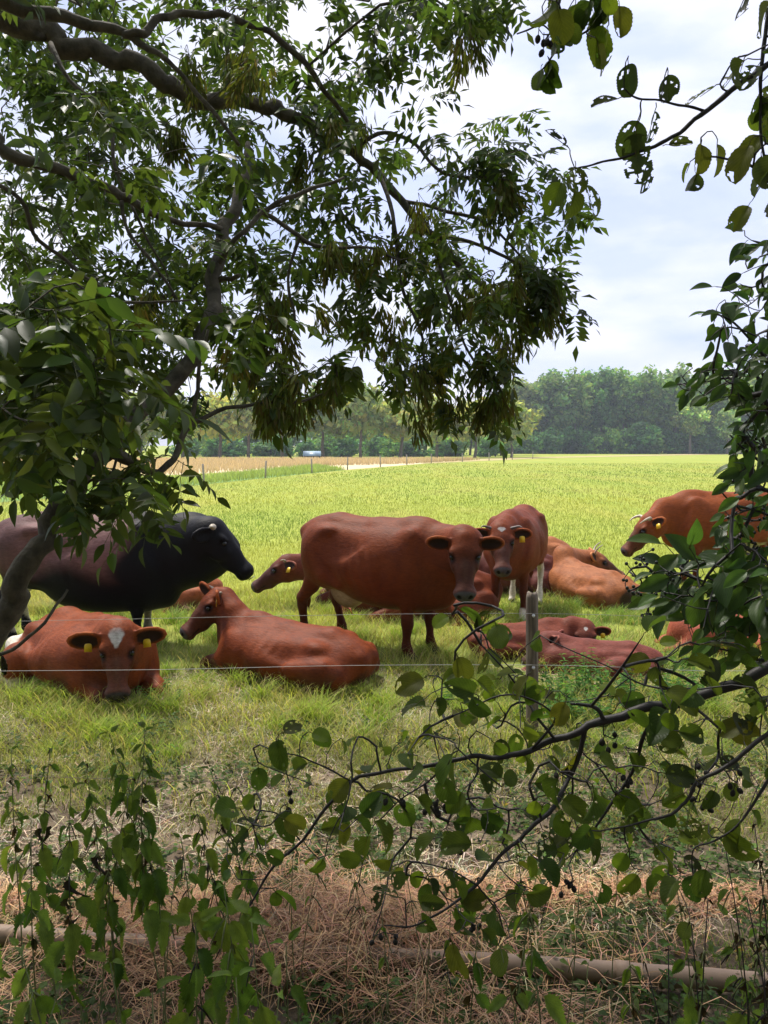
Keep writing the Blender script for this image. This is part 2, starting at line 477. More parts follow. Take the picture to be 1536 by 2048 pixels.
def in_poly(x, y, P):
    c = np.zeros(len(x), bool); n = len(P)
    for i in range(n):
        x1, y1 = P[i]; x2, y2 = P[(i + 1) % n]
        k = (y1 > y) != (y2 > y)
        with np.errstate(divide='ignore', invalid='ignore'):
            c ^= k & (x < (x2 - x1) * (y - y1) / ((y2 - y1) or 1e-9) + x1)
    return c
BC = Bag()
x = rng.uniform(-32, 0, 60000); y = rng.uniform(20, 75, 60000)
k = in_poly(x, y, crop_pts); x, y = x[k], y[k]
h = .26 + .2 * rng.random(len(x))
V, F, C = blades(np.stack([x, y, 0 * x], 1), h, .018 + .0006 * y, .25 * h, rng.random(len(x)) * 6.28, np.array([[.27, .35, .13]]) * (1 + .2 * rng.standard_normal((len(x), 1))), .3, 3)
BC.add(V, F, np.clip(C, .01, 1))
tag(link('crop_plants', BC.mesh('crop_plants', GRASS, True)), 'taller pale green crop growing beyond the pasture fence', 'crop', kind='stuff')
BW = Bag()
x = rng.uniform(-60, 16, 40000); y = 43 + 62 * rng.random(40000)
k = ~in_poly(x, y, crop_pts) & (x < np.interp(y, [43, 61.9, 83.6, 104], [-11, -4, 3.5, 13])) & in_poly(x, y, [(-60, 30), (-18.5, 43), (-11.7, 56), (-6.3, 73), (4.4, 83.6), (14, 104), (-60, 104)])
x, y = x[k], y[k]; h = .45 + .15 * rng.random(len(x))
V, F, C = blades(np.stack([x, y, 0 * x], 1), h, .03 + .0008 * y, .2 * h, rng.random(len(x)) * 6.28, np.array([[.60, .47, .27]]) * (1 + .12 * rng.standard_normal((len(x), 1))), .2, 3)
BW.add(V, F, np.clip(C, .01, 1))
tag(link('wheat_stalks', BW.mesh('wheat_stalks', STRAW, True)), 'ripe golden wheat standing in the field below the far trees', 'wheat', kind='stuff')

# ------------------------------------------------------------------ far trees
FAR_LEAF = leafy_mat('far_foliage', .52, .7, .15)
FAR_BARK = simple_mat('far_bark', (.13, .11, .08), .9, .3, 3)

def crown_mesh(seed, w, h, z0, n, col, lobes=9, size=.5, squash=1.0):
    r = np.random.default_rng(seed)
    L = []
    for i in range(lobes):
        t = (i + .5) / lobes
        a = i * 2.4 + r.random()
        rr = (.10 + .30 * math.sin(math.pi * min(1, t * .9 + .1))) * w
        L.append((rr * math.cos(a) * r.uniform(.5, 1.1), rr * math.sin(a) * r.uniform(.5, 1.1), z0 + h * (.16 + .72 * t), w * r.uniform(.20, .31) * (1.1 - .35 * t), h * r.uniform(.14, .22) * squash))
    L.append((0, 0, z0 + h * .5, w * .30, h * .40))
    Ls = np.array(L); wt = Ls[:, 3] ** 2; pick = r.choice(len(Ls), n, p=wt / wt.sum())
    d = r.standard_normal((n, 3)); d /= np.linalg.norm(d, axis=1)[:, None]
    q = r.random(n) ** .35
    S = Ls[pick]
    lum = 1 + .10 * np.sin(d * 6 + S[:, :3] * 2).sum(1)
    P = S[:, :3] + d * q[:, None] * np.stack([S[:, 3], S[:, 3], S[:, 4]], 1) * lum[:, None]
    nrm = d * .8 + r.standard_normal((n, 3)) * .55 + np.array([0, 0, .35]); nrm /= np.linalg.norm(nrm, axis=1)[:, None]
    a = np.cross(nrm, r.standard_normal((n, 3))); a /= np.linalg.norm(a, axis=1)[:, None]; b = np.cross(nrm, a)
    s = size * r.uniform(.5, 1.25, n)[:, None]
    j = lambda: 1 + .35 * r.standard_normal((n, 1))
    V = np.stack([P - a * s * j() - b * s * .2, P + b * s * .6 * j(), P + a * s * j() + b * s * .1, P - b * s * .6 * j()], 1).reshape(-1, 3)
    F = np.arange(4 * n).reshape(-1, 4)
    lc = 1 + .22 * r.standard_normal(len(Ls)); c = np.array(col)[None] * (lc[pick] * (1 + .22 * r.standard_normal(n)))[:, None]
    c[:, 0] *= 1 + .15 * r.standard_normal(n)
    return mesh_np('crown', V, F, FAR_LEAF, False, np.repeat(np.clip(c, .008, .6), 4, 0))

def trunk_mesh(seed, h, r0, limbs=4, fork=.45):
    r = np.random.default_rng(seed + 100); B = Bag()
    P = [(0, 0, -.3)]
    for i in range(5): P.append((P[-1][0] + r.normal(0, .12), P[-1][1] + r.normal(0, .12), h * (i + 1) / 5))
    V, F, u = tube(smooth_line(P, 2), np.linspace(r0, r0 * .3, 11), 7); B.add(V, F)
    for i in range(limbs):
        z = h * r.uniform(fork, .8); a = i * 2.4 + r.random()
        Q = [(0, 0, z), (math.cos(a) * h * .10, math.sin(a) * h * .10, z + h * .10), (math.cos(a) * h * .20, math.sin(a) * h * .20, z + h * .24)]
        V, F, u = tube(Q, [r0 * .45, r0 * .3, r0 * .12], 5); B.add(V, F)
    return B.mesh('trunk', FAR_BARK)

AVENUE = [(crown_mesh(i, 7.2 + (i % 3), 7.2, 2.2, 1700, (.33, .37, .13), 10, .42, .9), trunk_mesh(i, 6.5, .26)) for i in range(4)]
WOODT = [(crown_mesh(10 + i, 9 + (i % 3), 15, 5.4, 3000, c, 13, .55, .85), trunk_mesh(10 + i, 15, .28, 5)) for i, c in enumerate([(.14, .26, .09), (.18, .30, .09), (.16, .25, .10), (.26, .36, .11), (.32, .36, .14)])]
ROUND = [(crown_mesh(20 + i, 8.0, 7.8, 3.3, 2200, (.25, .36, .14), 11, .40, .95), trunk_mesh(20 + i, 8, .33)) for i in range(2)]
SHRUB = [(crown_mesh(30 + i, 6.5, 5.6, -.7, 1400, (.13, .25, .09), 8, .42, 1.2), None) for i in range(3)]
BACK = [(crown_mesh(40 + i, 9, 9.5, .6, 1900, (.21, .31, .12), 10, .5, 1.0), trunk_mesh(40 + i, 8, .25)) for i in range(3)]

def put_tree(u, Y, var, label, name, cat, group, s=1.0, sz=None):
    x = (u - 768) / FPX * Y
    t = empty(name, (x, Y, 0), rng.random() * 6.28)
    t.scale = (s, s, sz or s)
    tag(t, label, cat, group)
    c, k = var
    link('crown', c, t)
    if k: link('trunk', k, t)
    return t

GRP_AV, GRP_W, GRP_S = 'avenue trees beyond the wheat field', 'tall trees of the far wood', 'shrubs along the edge of the wood'
for i, u in enumerate([-60, 25, 110, 200, 285, 365, 440, 497, 566, 648, 722, 800, 872, 948, 1022]):
    Y = 112 + 3.5 * math.sin(i * 1.7) + max(0, (u - 800)) * .07
    put_tree(u, Y, AVENUE[i % 4], 'pale olive avenue tree beyond the wheat field, ' + ORD[i] + ' from the left', 'avenue_tree', 'tree', GRP_AV, .98 + .16 * rng.random(), (1.0 + .12 * rng.random()) * (1.08 if 480 < u < 760 else .98))
for i, u in enumerate(np.linspace(-150, 1010, 17)):
    put_tree(u + rng.normal(0, 12), 146 + 8 * (i % 2), BACK[i % 3], 'green tree in the lower wood behind the avenue row', 'woodland_tree', 'tree', 'trees of the lower wood behind the avenue', 1.0 + .2 * rng.random(), .98 + .18 * rng.random())
tops = lambda u: np.interp(u, [1030, 1065, 1130, 1200, 1280, 1380, 1480, 1700], [.84, .93, 1.0, 1.01, 1.02, 1.0, .97, .95])
for row, (Y, du, off) in enumerate([(184, 50, 0), (193, 46, 22), (203, 55, 8), (214, 55, 35)]):
    for i, u in enumerate(np.arange(1048 + off, 1760, du)):
        k = rng.integers(0, 4) if u > 1090 else 4
        if row == 0 and 1340 < u < 1500: k = 3
        put_tree(u + rng.normal(0, 8), Y + rng.normal(0, 2), WOODT[k], ('tall tree in the front row of the far wood, ' + ORD[i] + ' from its left end') if row == 0 else 'tall green tree standing behind the front row of the far wood', 'woodland_tree', 'tree', GRP_W, .92 + .2 * rng.random(), tops(u) * (.97 + .06 * rng.random()))
for i, u in enumerate(np.arange(930, 1800, 40)):
    put_tree(u + rng.normal(0, 8), 226 + 5 * (i % 2), BACK[i % 3], 'green tree deep inside the far wood, seen between the trunks', 'woodland_tree', 'tree', 'trees deep inside the far wood', 1.35, 1.25)
for i, u in enumerate(np.arange(1010, 1780, 42)):
    put_tree(u + rng.normal(0, 5), 198 + 3 * (i % 2), SHRUB[i % 3], 'dark understorey shrub deep inside the far wood', 'shrub', 'shrub', 'understorey shrubs in the far wood', 1.3, 1.35)
for i, u in enumerate([1378, 1452]):
    put_tree(u, 172, ROUND[i], ['rounder light green tree in front of the far wood, left of the two', 'light green tree in front of the far wood with a slim bare trunk'][i], 'light_green_tree', 'tree', None, [1.0, .85][i], [1.12, .95][i])
put_tree(1282, 174, (crown_mesh(50, 10, 8.2, -.5, 2200, (.14, .27, .11), 10, .42, 1.0), None), 'large bright green bush bulging out of the shrubs before the wood', 'large_bush', 'bush', None, 1.05, .95)
for i, u in enumerate(np.arange(1000, 1760, 33)):
    put_tree(u + rng.normal(0, 5), 176 + rng.normal(0, 1.2), SHRUB[i % 3], 'dark green shrub at the foot of the far wood, ' + ORD[i] + ' from the left', 'shrub', 'shrub', GRP_S, .95 + .3 * rng.random(), .95 + .25 * rng.random())
for i, u in enumerate(np.arange(380, 1010, 45)):
    put_tree(u + rng.normal(0, 9), 133 + rng.normal(0, 2), SHRUB[i % 3], 'low green shrub filling the gaps behind the avenue trees', 'shrub', 'shrub', 'shrubs behind the avenue', .72 + .3 * rng.random(), .55 + .3 * rng.random())

# low pale shelter between the avenue trees
sh = empty('low_shed', (at(627, 905, 116).x, 116, 0), .06)
tag(sh, 'low shed with a pale blue roof standing between the avenue trees', 'shed')
def boxm(name, lo, hi, m):
    x0, y0, z0 = lo; x1, y1, z1 = hi
    V = [(x0, y0, z0), (x1, y0, z0), (x1, y1, z0), (x0, y1, z0), (x0, y0, z1), (x1, y0, z1), (x1, y1, z1), (x0, y1, z1)]
    F = np.array([[0, 3, 2, 1], [4, 5, 6, 7], [0, 1, 5, 4], [1, 2, 6, 5], [2, 3, 7, 6], [3, 0, 4, 7]])
    return mesh_np(name, V, F, m)
pale = simple_mat('pale_blue_roof', (.42, .58, .78), .4, .08, 2)
dark_g = simple_mat('dark_green_boards', (.03, .07, .06), .8, .2, 2)
whitep = simple_mat('white_paint', (.7, .72, .7), .6, .05, 2)
link('wall', boxm('wall', (-1.40, -.8, 0), (1.40, .8, .42), dark_g), sh)
link('end_board', boxm('end_board', (-1.50, -.82, .05), (-1.41, .82, .50), whitep), sh)
me = mesh_np('roof', [(-1.55, -.95, .44), (1.55, -.95, .44), (1.55, 0, 1.10), (-1.55, 0, 1.10), (-1.55, .95, .44), (1.55, .95, .44),
                      (-1.55, -.95, .38), (1.55, -.95, .38), (1.55, 0, 1.04), (-1.55, 0, 1.04), (-1.55, .95, .38), (1.55, .95, .38)],
             [np.array([[0, 1, 2, 3], [3, 2, 5, 4], [7, 6, 9, 8], [8, 9, 10, 11], [0, 6, 7, 1], [5, 11, 10, 4], [1, 7, 8, 2], [2, 8, 11, 5], [3, 9, 6, 0], [4, 10, 9, 3]])], pale)
link('roof', me, sh)

# fence along the far edge of the pasture
FP_MAT = simple_mat('grey_fence_wood', (.28, .25, .20), .9, .3, 8)
pv, pf, pu = tube([(0, 0, -.2), (.01, 0, .5), (0, .01, 1.05)], [.055, .052, .05], 8)
post_me = mesh_np('far_post', pv, pf, FP_MAT, True)
E2 = np.array(EDGE[1:8], float); seg = np.linalg.norm(np.diff(E2, axis=0), axis=1); cum = np.concatenate([[0], np.cumsum(seg)])
far_posts = []
for d in np.arange(22, cum[-1], 8.0):
    x = np.interp(d, cum, E2[:, 0]); y = np.interp(d, cum, E2[:, 1])
    o = link('pasture_fence_post', post_me, loc=(x, y, 0), rot=(rng.normal(0, .03), rng.normal(0, .03), 0))
    tag(o, 'thin grey post on the far pasture edge, ' + ORD[len(far_posts)] + ' from the near end', 'fence post', 'posts of the fence along the far pasture edge'); far_posts.append(o)

# ------------------------------------------------------------------ haze in the air
hm = bpy.data.materials.new('air'); hm.use_nodes = True
hn = hm.node_tree; hn.nodes.clear()
ho = hn.nodes.new('ShaderNodeOutputMaterial'); hv = hn.nodes.new('ShaderNodeVolumePrincipled')
hv.inputs['Color'].default_value = (.80, .88, 1.0, 1); hv.inputs['Density'].default_value = HAZE; hv.inputs['Anisotropy'].default_value = 0.2
hn.links.new(hv.outputs[0], ho.inputs['Volume'])
if HAZE > 0:
    tag(link('haze', boxm('haze', (-420, -70, -1.0), (420, 420, 27), hm)), 'thin pale haze in the air over the fields', 'haze', kind='stuff')

# unseen row of trees added behind the viewer to block sky light
for i, (x, y, k, q) in enumerate([(-24, -9, 1.25, 1.1), (-17, -8, 1.2, 1.0), (-10, -8.5, 1.25, 1.15), (-3, -8, 1.2, 1.05), (4, -8.5, 1.25, 1.1), (11, -8, 1.2, 1.0), (18, -9, 1.25, 1.1), (25, -8, 1.2, 1.05)]):
    t = empty('sky_block_tree', (x, y, 0), i * 1.3); t.scale = (k, k, q)
    tag(t, 'leafy green tree of the unseen row added behind the viewer to block sky light', 'tree', 'unseen trees added behind the viewer to block sky light')
    link('crown', BACK[i % 3][0], t); link('trunk', BACK[i % 3][1], t)
# ------------------------------------------------------------------ cattle
def coat_material():
    m, nt, p = mat('cattle_coat')
    a = nd(nt, 'ShaderNodeAttribute'); a.attribute_name = 'Col'
    t = nd(nt, 'ShaderNodeTexCoord')
    m1 = nd(nt, 'ShaderNodeMapping'); m1.inputs['Scale'].default_value = (1.0, 2.2, 0.8)
    nt.links.new(t.outputs['Object'], m1.inputs['Vector'])
    big = noise(nt, 4.0, 5, 0.6, m1.outputs['Vector'], 0.5)
    r = ramp(nt, big.outputs['Fac'], [(0.3, (0.72, 0.68, 0.66)), (0.5, (1, 1, 1)), (0.70, (1.20, 1.25, 1.3))])
    m2 = nd(nt, 'ShaderNodeMapping'); m2.inputs['Scale'].default_value = (18, 40, 90)
    m2.inputs['Rotation'].default_value = (0.2, 0.9, 0.1)
    nt.links.new(t.outputs['Object'], m2.inputs['Vector'])
    fur = noise(nt, 1.0, 4, 0.65, m2.outputs['Vector'], 0.4)
    r2 = ramp(nt, fur.outputs['Fac'], [(0.32, (0.74, 0.72, 0.70)), (0.5, (.98, .98, .98)), (0.68, (1.22, 1.22, 1.25))])
    c = mixc(nt, a.outputs['Color'], r.outputs['Color'], 1.0, 'MULTIPLY')
    c = mixc(nt, c, r2.outputs['Color'], 1.0, 'MULTIPLY')
    nt.links.new(c, p.inputs['Base Color'])
    p.inputs['Roughness'].default_value = 0.58
    p.inputs['Specular IOR Level'].default_value = 0.12
    p.inputs['Sheen Weight'].default_value = 0.0; p.inputs['Sheen Roughness'].default_value = 0.4
    p.inputs['Sheen Tint'].default_value = (1.0, 0.62, 0.45, 1)
    med = noise(nt, 26.0, 5, 0.6, m1.outputs['Vector'], 0.6)
    add = nd(nt, 'ShaderNodeMath'); add.operation = 'MULTIPLY_ADD'; add.inputs[1].default_value = 0.45
    nt.links.new(fur.outputs['Fac'], add.inputs[0]); nt.links.new(med.outputs['Fac'], add.inputs[2])
    bump(nt, p, add.outputs[0], 0.55, 0.008)
    return m
COAT = coat_material()
EYE = simple_mat('eye_wet', (0.008, 0.006, 0.006), 0.08, 0.1)
HORN = simple_mat('horn', (0.42, 0.36, 0.27), 0.45, 0.25, 12, bmp=0.2)
HORN_DARK = simple_mat('horn_dark', (0.10, 0.07, 0.06), 0.5, 0.25, 12, bmp=0.2)
TAG = simple_mat('ear_tag_yellow', (0.72, 0.46, 0.015), 0.4, 0.06, 15)
RING = simple_mat('ring_steel', (0.6, 0.6, 0.58), 0.25, 0.05, metal=1.0)

class SDF:
    def __init__(s, lo, hi, fine_lo, fine_hi, hb, hf):
        s.ax = []
        for a in range(3):
            A = [lo[a]]
            while A[-1] < hi[a]:
                A.append(A[-1] + (hf if fine_lo[a] <= A[-1] <= fine_hi[a] else hb))
            s.ax.append(np.array(A, np.float32))
        s.v = np.full([len(A) for A in s.ax], 0.5, np.float32)
    def _sub(s, lo, hi):
        sl = [slice(max(0, np.searchsorted(A, l) - 1), np.searchsorted(A, h) + 1) for A, l, h in zip(s.ax, lo, hi)]
        return tuple(sl), s.ax[0][sl[0]][:, None, None], s.ax[1][sl[1]][None, :, None], s.ax[2][sl[2]][None, None, :]
    def comb(s, sl, f, k, sub=False):
        v = s.v[sl]
        if sub:
            h = np.maximum(k - np.abs(v + f), 0) / k
            s.v[sl] = np.maximum(v, -f) + h * h * k / 4
        else:
            h = np.maximum(k - np.abs(v - f), 0) / k
            s.v[sl] = np.minimum(v, f) - h * h * k / 4
    def ell(s, c, r, R=None, k=0.06, sub=False):
        """ellipsoid; R columns are its axes"""
        c = np.asarray(c, float); r = np.asarray(r, float)
        ext = (np.abs(R) @ r if R is not None else r) + k + 0.03
        sl, X, Y, Z = s._sub(c - ext, c + ext)
        dx, dy, dz = X - c[0], Y - c[1], Z - c[2]
        if R is not None:
            q = [dx * R[0][i] + dy * R[1][i] + dz * R[2][i] for i in range(3)]
        else: q = [dx, dy, dz]
        k0 = np.sqrt((q[0] / r[0]) ** 2 + (q[1] / r[1]) ** 2 + (q[2] / r[2]) ** 2) + 1e-6
        k1 = np.sqrt((q[0] / r[0] ** 2) ** 2 + (q[1] / r[1] ** 2) ** 2 + (q[2] / r[2] ** 2) ** 2) + 1e-6
        s.comb(sl, (k0 * (k0 - 1) / k1).astype(np.float32), k, sub)
    def limb(s, P, k=0.05, side=(0, 1, 0)):
        """chain of (x, y, z, r_side, r_normal)"""
        P = np.asarray(P, float)
        for a, b in zip(P[:-1], P[1:]):
            A, B = a[:3], b[:3]; L = np.linalg.norm(B - A); u = (B - A) / L
            w = np.array(side, float); w = w - u * w.dot(u); w /= np.linalg.norm(w); n = np.cross(u, w)
            rm = max(a[3:].max(), b[3:].max()) + k + 0.02
            sl, X, Y, Z = s._sub(np.minimum(A, B) - rm, np.maximum(A, B) + rm)
            dx, dy, dz = X - A[0], Y - A[1], Z - A[2]
            du = dx * u[0] + dy * u[1] + dz * u[2]
            t = np.clip(du / L, 0, 1)
            rs = a[3] + (b[3] - a[3]) * t; rn = a[4] + (b[4] - a[4]) * t
            ds = (dx * w[0] + dy * w[1] + dz * w[2]) / rs
            dn = (dx * n[0] + dy * n[1] + dz * n[2]) / rn
            dd = (du - t * L) / np.minimum(rs, rn)
            k0 = np.sqrt(ds ** 2 + dn ** 2 + dd ** 2) + 1e-6
            k1 = np.sqrt((ds / rs) ** 2 + (dn / rn) ** 2 + (dd / np.minimum(rs, rn)) ** 2) + 1e-6
            s.comb(sl, (k0 * (k0 - 1) / k1).astype(np.float32), k)
    def surface(s):
        v = s.v; ins = v < 0
        c = [ins[i:i - 1 or None, j:j - 1 or None, k:k - 1 or None] for i in (0, 1) for j in (0, 1) for k in (0, 1)]
        any_ = c[0].copy(); all_ = c[0].copy()
        for q in c[1:]: any_ |= q; all_ &= q
        mix = any_ & ~all_
        idx = np.argwhere(mix)
        ids = np.full(mix.shape, -1, np.int32); ids[tuple(idx.T)] = np.arange(len(idx))
        I, J, K = idx.T
        val = {(a, b, d): v[I + a, J + b, K + d] for a in (0, 1) for b in (0, 1) for d in (0, 1)}
        acc = np.zeros((len(idx), 3)); cnt = np.zeros(len(idx))
        for ax in range(3):
            o = [q for q in range(3) if q != ax]
            for p in (0, 1):
                for q in (0, 1):
                    A = [0, 0, 0]; A[o[0]] = p; A[o[1]] = q; B = list(A); B[ax] = 1
                    va, vb = val[tuple(A)], val[tuple(B)]
                    m = (va < 0) != (vb < 0)
                    t = np.where(m, va / np.where(m, va - vb, 1), 0)
                    pos = np.tile(np.array(A, float), (len(idx), 1)); pos[:, ax] = t
                    acc += pos * m[:, None]; cnt += m
        g = idx + acc / cnt[:, None]
        V = np.stack([np.interp(g[:, a], np.arange(len(s.ax[a])), s.ax[a]) for a in range(3)], 1)
        F = []
        for ax in range(3):
            o1, o2 = (ax + 1) % 3, (ax + 2) % 3
            s0 = [slice(None)] * 3; s1 = [slice(None)] * 3
            s0[ax] = slice(0, -1); s1[ax] = slice(1, None)
            a, b = ins[tuple(s0)], ins[tuple(s1)]
            e = np.argwhere(a != b)
            n1, n2 = ids.shape[o1], ids.shape[o2]
            ok = (e[:, o1] > 0) & (e[:, o2] > 0) & (e[:, o1] < n1) & (e[:, o2] < n2)
            e = e[ok]
            def cell(d1, d2):
                q = e.copy(); q[:, o1] += d1; q[:, o2] += d2
                return ids[tuple(q.T)]
            f = np.stack([cell(-1, -1), cell(0, -1), cell(0, 0), cell(-1, 0)], 1)
            fl = a[tuple(e.T)]
            f[~fl] = f[~fl][:, ::-1]
            F.append(f)
        F = np.concatenate(F); F = F[(F >= 0).all(1)]
        for _ in range(2):                       # light smoothing takes out grid steps
            acc = np.zeros_like(V); n = np.zeros(len(V))
            for q in range(4):
                np.add.at(acc, F[:, q], V[F[:, (q + 1) % 4]]); np.add.at(n, F[:, q], 1)
                np.add.at(acc, F[:, q], V[F[:, q - 1]]); np.add.at(n, F[:, q], 1)
            V = V * 0.55 + 0.45 * acc / np.maximum(n, 1)[:, None]
        return V, F

def ss(a, b, x):
    t = np.clip((x - a) / (b - a), 0, 1); return t * t * (3 - 2 * t)

def dirs(yaw, pitch, roll=0.0):
    cp, sp, cy, sy = math.cos(pitch), math.sin(pitch), math.cos(yaw), math.sin(yaw)
    X = np.array([cp * cy, cp * sy, -sp]); Z = np.array([sp * cy, sp * sy, cp]); Y = np.cross(Z, X)
    c, r = math.cos(roll), math.sin(roll)
    return np.stack([X, Y * c + Z * r, Z * c - Y * r], 1)

HORNS = {   # centre lines in head space (right side mirrored), radius at the base
    'up':    ([(.0, .075, .0), (-.02, .13, .03), (-.02, .165, .10), (.01, .17, .17)], .020),
    'fwd':   ([(.0, .07, .0), (-.01, .13, .035), (.05, .16, .07), (.13, .15, .085)], .027),
    'side':  ([(.0, .07, -.01), (-.015, .13, .005), (-.01, .18, .03), (.02, .205, .045)], .019),
    'stub':  ([(.0, .09, -.01), (-.005, .135, .0), (.0, .175, .012)], .034),
}

def make_cow(label, loc, yaw, scale, pose, head, coat, name='cow', cat='cow', group='cows resting and standing in the pasture',
             neck=None, bulk=1.0, star=None, horns=None, horn_mat=None, tags=(), ear=(0, 0), white=(), black=None,
             hb=0.024, hf=0.0115, udder=0.0, muzzle=(0.075, 0.068, 0.068), tail=True, side=1, head_s=1.0, ring=False,
             legs=None, facedark=1.0, flat=1.0, long=1.0, deep=0.0, ears=1.0, sink=.05, slim=1.0):
    """head: (u, v, depth, world yaw, pitch, roll) of the poll; white: list of (centre, radii, colour) coat patches in body space"""
    root = empty(name, (loc[0], loc[1], 0.0 if pose == 'stand' else -sink), yaw, scale)
    tag(root, label, cat, group)
    hu, hv, hy, hyaw, hp, hr = head
    W = at(hu, hv, hy) - Vector(root.location)
    cy, sy = math.cos(-yaw), math.sin(-yaw)
    H = np.array([W.x * cy - W.y * sy, W.x * sy + W.y * cy, W.z]) / scale
    R = dirs(math.radians(hyaw) - yaw, math.radians(hp), math.radians(hr))
    hs = head_s
    def hp3(p): return H + R @ (np.asarray(p, float) * hs)
    chin = hp3((.25, 0, -.05))
    lo = np.minimum([-1.15, -.62, -.03], H - .42); hi = np.maximum([.9, .62, 1.45], H + .42)
    s = SDF(lo, hi, chin - .34, chin + .34, hb, hf)
    b = bulk
    if pose == 'stand':
        s.ell((-.60, 0, 1.04), (.26, .23 * b, .25), k=.1)
        s.ell((-.38, 0, .99), (.32, .27 * b, .29), k=.14)
        s.ell((-.05, 0, .875 - deep / 2), (.46, .355 * b, .375 + deep / 2), k=.16)
        s.ell((.22, 0, .885 - deep / 2), (.38, .335 * b, .385 + deep / 2), k=.16)
        s.ell((.48, 0, .88 - deep / 2), (.28, .26 * b, .38 + deep / 2), k=.16)
        s.limb([(-.76, 0, 1.17, .07, .06), (-.45, 0, 1.235, .10, .06), (0, 0, 1.215, .10, .06), (.35, 0, 1.225, .08, .08), (.52, 0, 1.21, .07, .09)], k=.1)
        for q in (-1, 1):
            s.ell((-.43, q * .235 * b, 1.165), (.075, .055, .05), k=.09)          # hip bone
            s.ell((-.80, q * .10, 1.13), (.05, .04, .05), k=.08)               # pin bone
            s.ell((.40, q * .20 * b, .98), (.15, .09, .27), dirs(0, .25), k=.08)  # shoulder
            s.ell((.50, q * .19 * b, .84), (.12, .09, .12), k=.08)
            lf, lh = (legs or {}).get(('f', q), 0.0), (legs or {}).get(('h', q), 0.0)
            y = q * .17
            s.limb([(.42, y, .86, .095, .13), (.38 + lf * .2, y, .68, .075, .10), (.40 + lf * .7, y, .40, .044, .052), (.405 + lf * .75, y, .34, .045, .055),
                    (.40 + lf, y, .16, .030, .034), (.405 + lf, y, .11, .040, .046), (.435 + lf, y, .05, .042, .05)], k=.035)
            s.ell((.455 + lf, y, .03), (.065, .048, .045), k=.015)
            s.ell((-.58, q * .17 * b, .90), (.19, .12, .27), dirs(0, .15), k=.1)
            s.ell((-.46, q * .19 * b, .76), (.15, .09, .17), k=.1)
            y = q * .18
            s.limb([(-.58, y, .82, .085, .15), (-.66 + lh * .3, y, .60, .05, .085), (-.745 + lh * .7, y, .46, .04, .058), (-.735 + lh * .8, y, .38, .036, .048),
                    (-.70 + lh, y, .18, .032, .038), (-.695 + lh, y, .12, .042, .048), (-.665 + lh, y, .05, .042, .05)], k=.035)
            s.ell((-.64 + lh, y, .03), (.065, .048, .045), k=.015)
        for q in (-1, 1):
            s.ell((-.235, q * .335 * b, 1.09), (.15, .036, .12), k=.12, sub=True)      # hollow flank
            s.ell((.235, q * .39 * b, .86), (.040, .045, .24), dirs(0, .12), k=.05, sub=True)   # behind the shoulder
            s.ell((.62, q * .26 * b, .96), (.035, .05, .20), dirs(0, -.35), k=.05, sub=True)    # before it
            s.limb([(-.30, q * .24 * b, .66, .05, .05), (-.46, q * .25 * b, .74, .05, .07)], k=.06)
        if udder:
            s.ell((-.36, 0, .62 - .02 * udder), (.20, .15, .13 * udder + .04), k=.05)
            for q in (-1, 1):
                for x in (-.30, -.42): s.limb([(x, q * .06, .55, .02, .02), (x, q * .065, .49 - .03 * udder, .014, .014)], k=.02)
        if tail:
            s.limb([(-.84, 0, 1.15, .03, .04), (-.90, .01, 1.02, .024, .028), (-.90, .02, .75, .018, .02), (-.88, .03, .55, .022, .022), (-.88, .03, .38, .035, .03), (-.87, .03, .30, .012, .012)], k=.02)
        nb = [(.46, 0, .98, .19 * b, .32), (.62, 0, .96, .15 * b, .28)]
        s.ell((.66, 0, .74 - deep * .6), (.16, .12 * b, .19 + deep / 2), k=.1)
    else:
        f = flat
        s.ell((-.60, 0, .36 * f), (.27, .27 * b, .30 * f), k=.1)
        s.ell((-.32, 0, .36 * f), (.32, .35 * b, .33 * f), k=.14)
        s.ell((0, 0, .34 * f), (.42, .42 * b, .34 * f), k=.16)
        s.ell((.28, 0, .38 * f), (.34, .36 * b, .36 * f), k=.16)
        s.ell((.52, 0, .40 * f), (.24, .25 * b, .32 * f), k=.16)
        s.limb([(-.80, 0, .50 * f, .07, .05), (-.48, 0, .645 * f, .09, .06), (0, 0, .64 * f, .09, .06), (.35, 0, .69 * f, .08, .08), (.52, 0, .69 * f, .06, .09)], k=.1)
        for q in (-1, 1):
            s.ell((-.46, q * .25 * b, .565 * f), (.09, .065, .055), k=.10)
            s.ell((-.22, q * .38 * b, .56 * f), (.15, .05, .09), k=.11, sub=True)
            s.ell((.245, q * .44 * b, .34 * f), (.05, .045, .20), dirs(0, .15), k=.08, sub=True)
            s.limb([(-.30, q * .40 * b, .34 * f, .05, .06), (-.62, q * .36 * b, .38 * f, .06, .08)], k=.07)
            s.ell((-.82, q * .09, .44 * f), (.05, .04, .05), k=.08)
            s.ell((.42, q * .24 * b, .38 * f), (.14, .10, .24 * f), dirs(0, .25), k=.08)
            s.ell((.52, q * .22 * b, .24 * f), (.14, .11, .14), k=.08)
            s.ell((-.52, q * .26 * b, .26 * f), (.26, .15, .22 * f), k=.1)
            s.limb([(.50, q * .24, .19, .11, .12), (.76, q * .23, .11, .075, .075), (.83, q * .21, .09, .062, .062), (.72, q * .15, .06, .04, .04), (.56, q * .13, .05, .035, .035)], k=.04)
        q = side
        s.limb([(-.50, q * .36, .24, .11, .12), (-.22, q * .48, .20, .07, .10), (-.55, q * .55, .08, .05, .055), (-.36, q * .58, .05, .035, .04), (-.20, q * .56, .045, .045, .045), (-.12, q * .56, .035, .04, .035)], k=.05)
        s.ell((-.30, q * .42 * b, .24), (.17, .13, .17), k=.08)
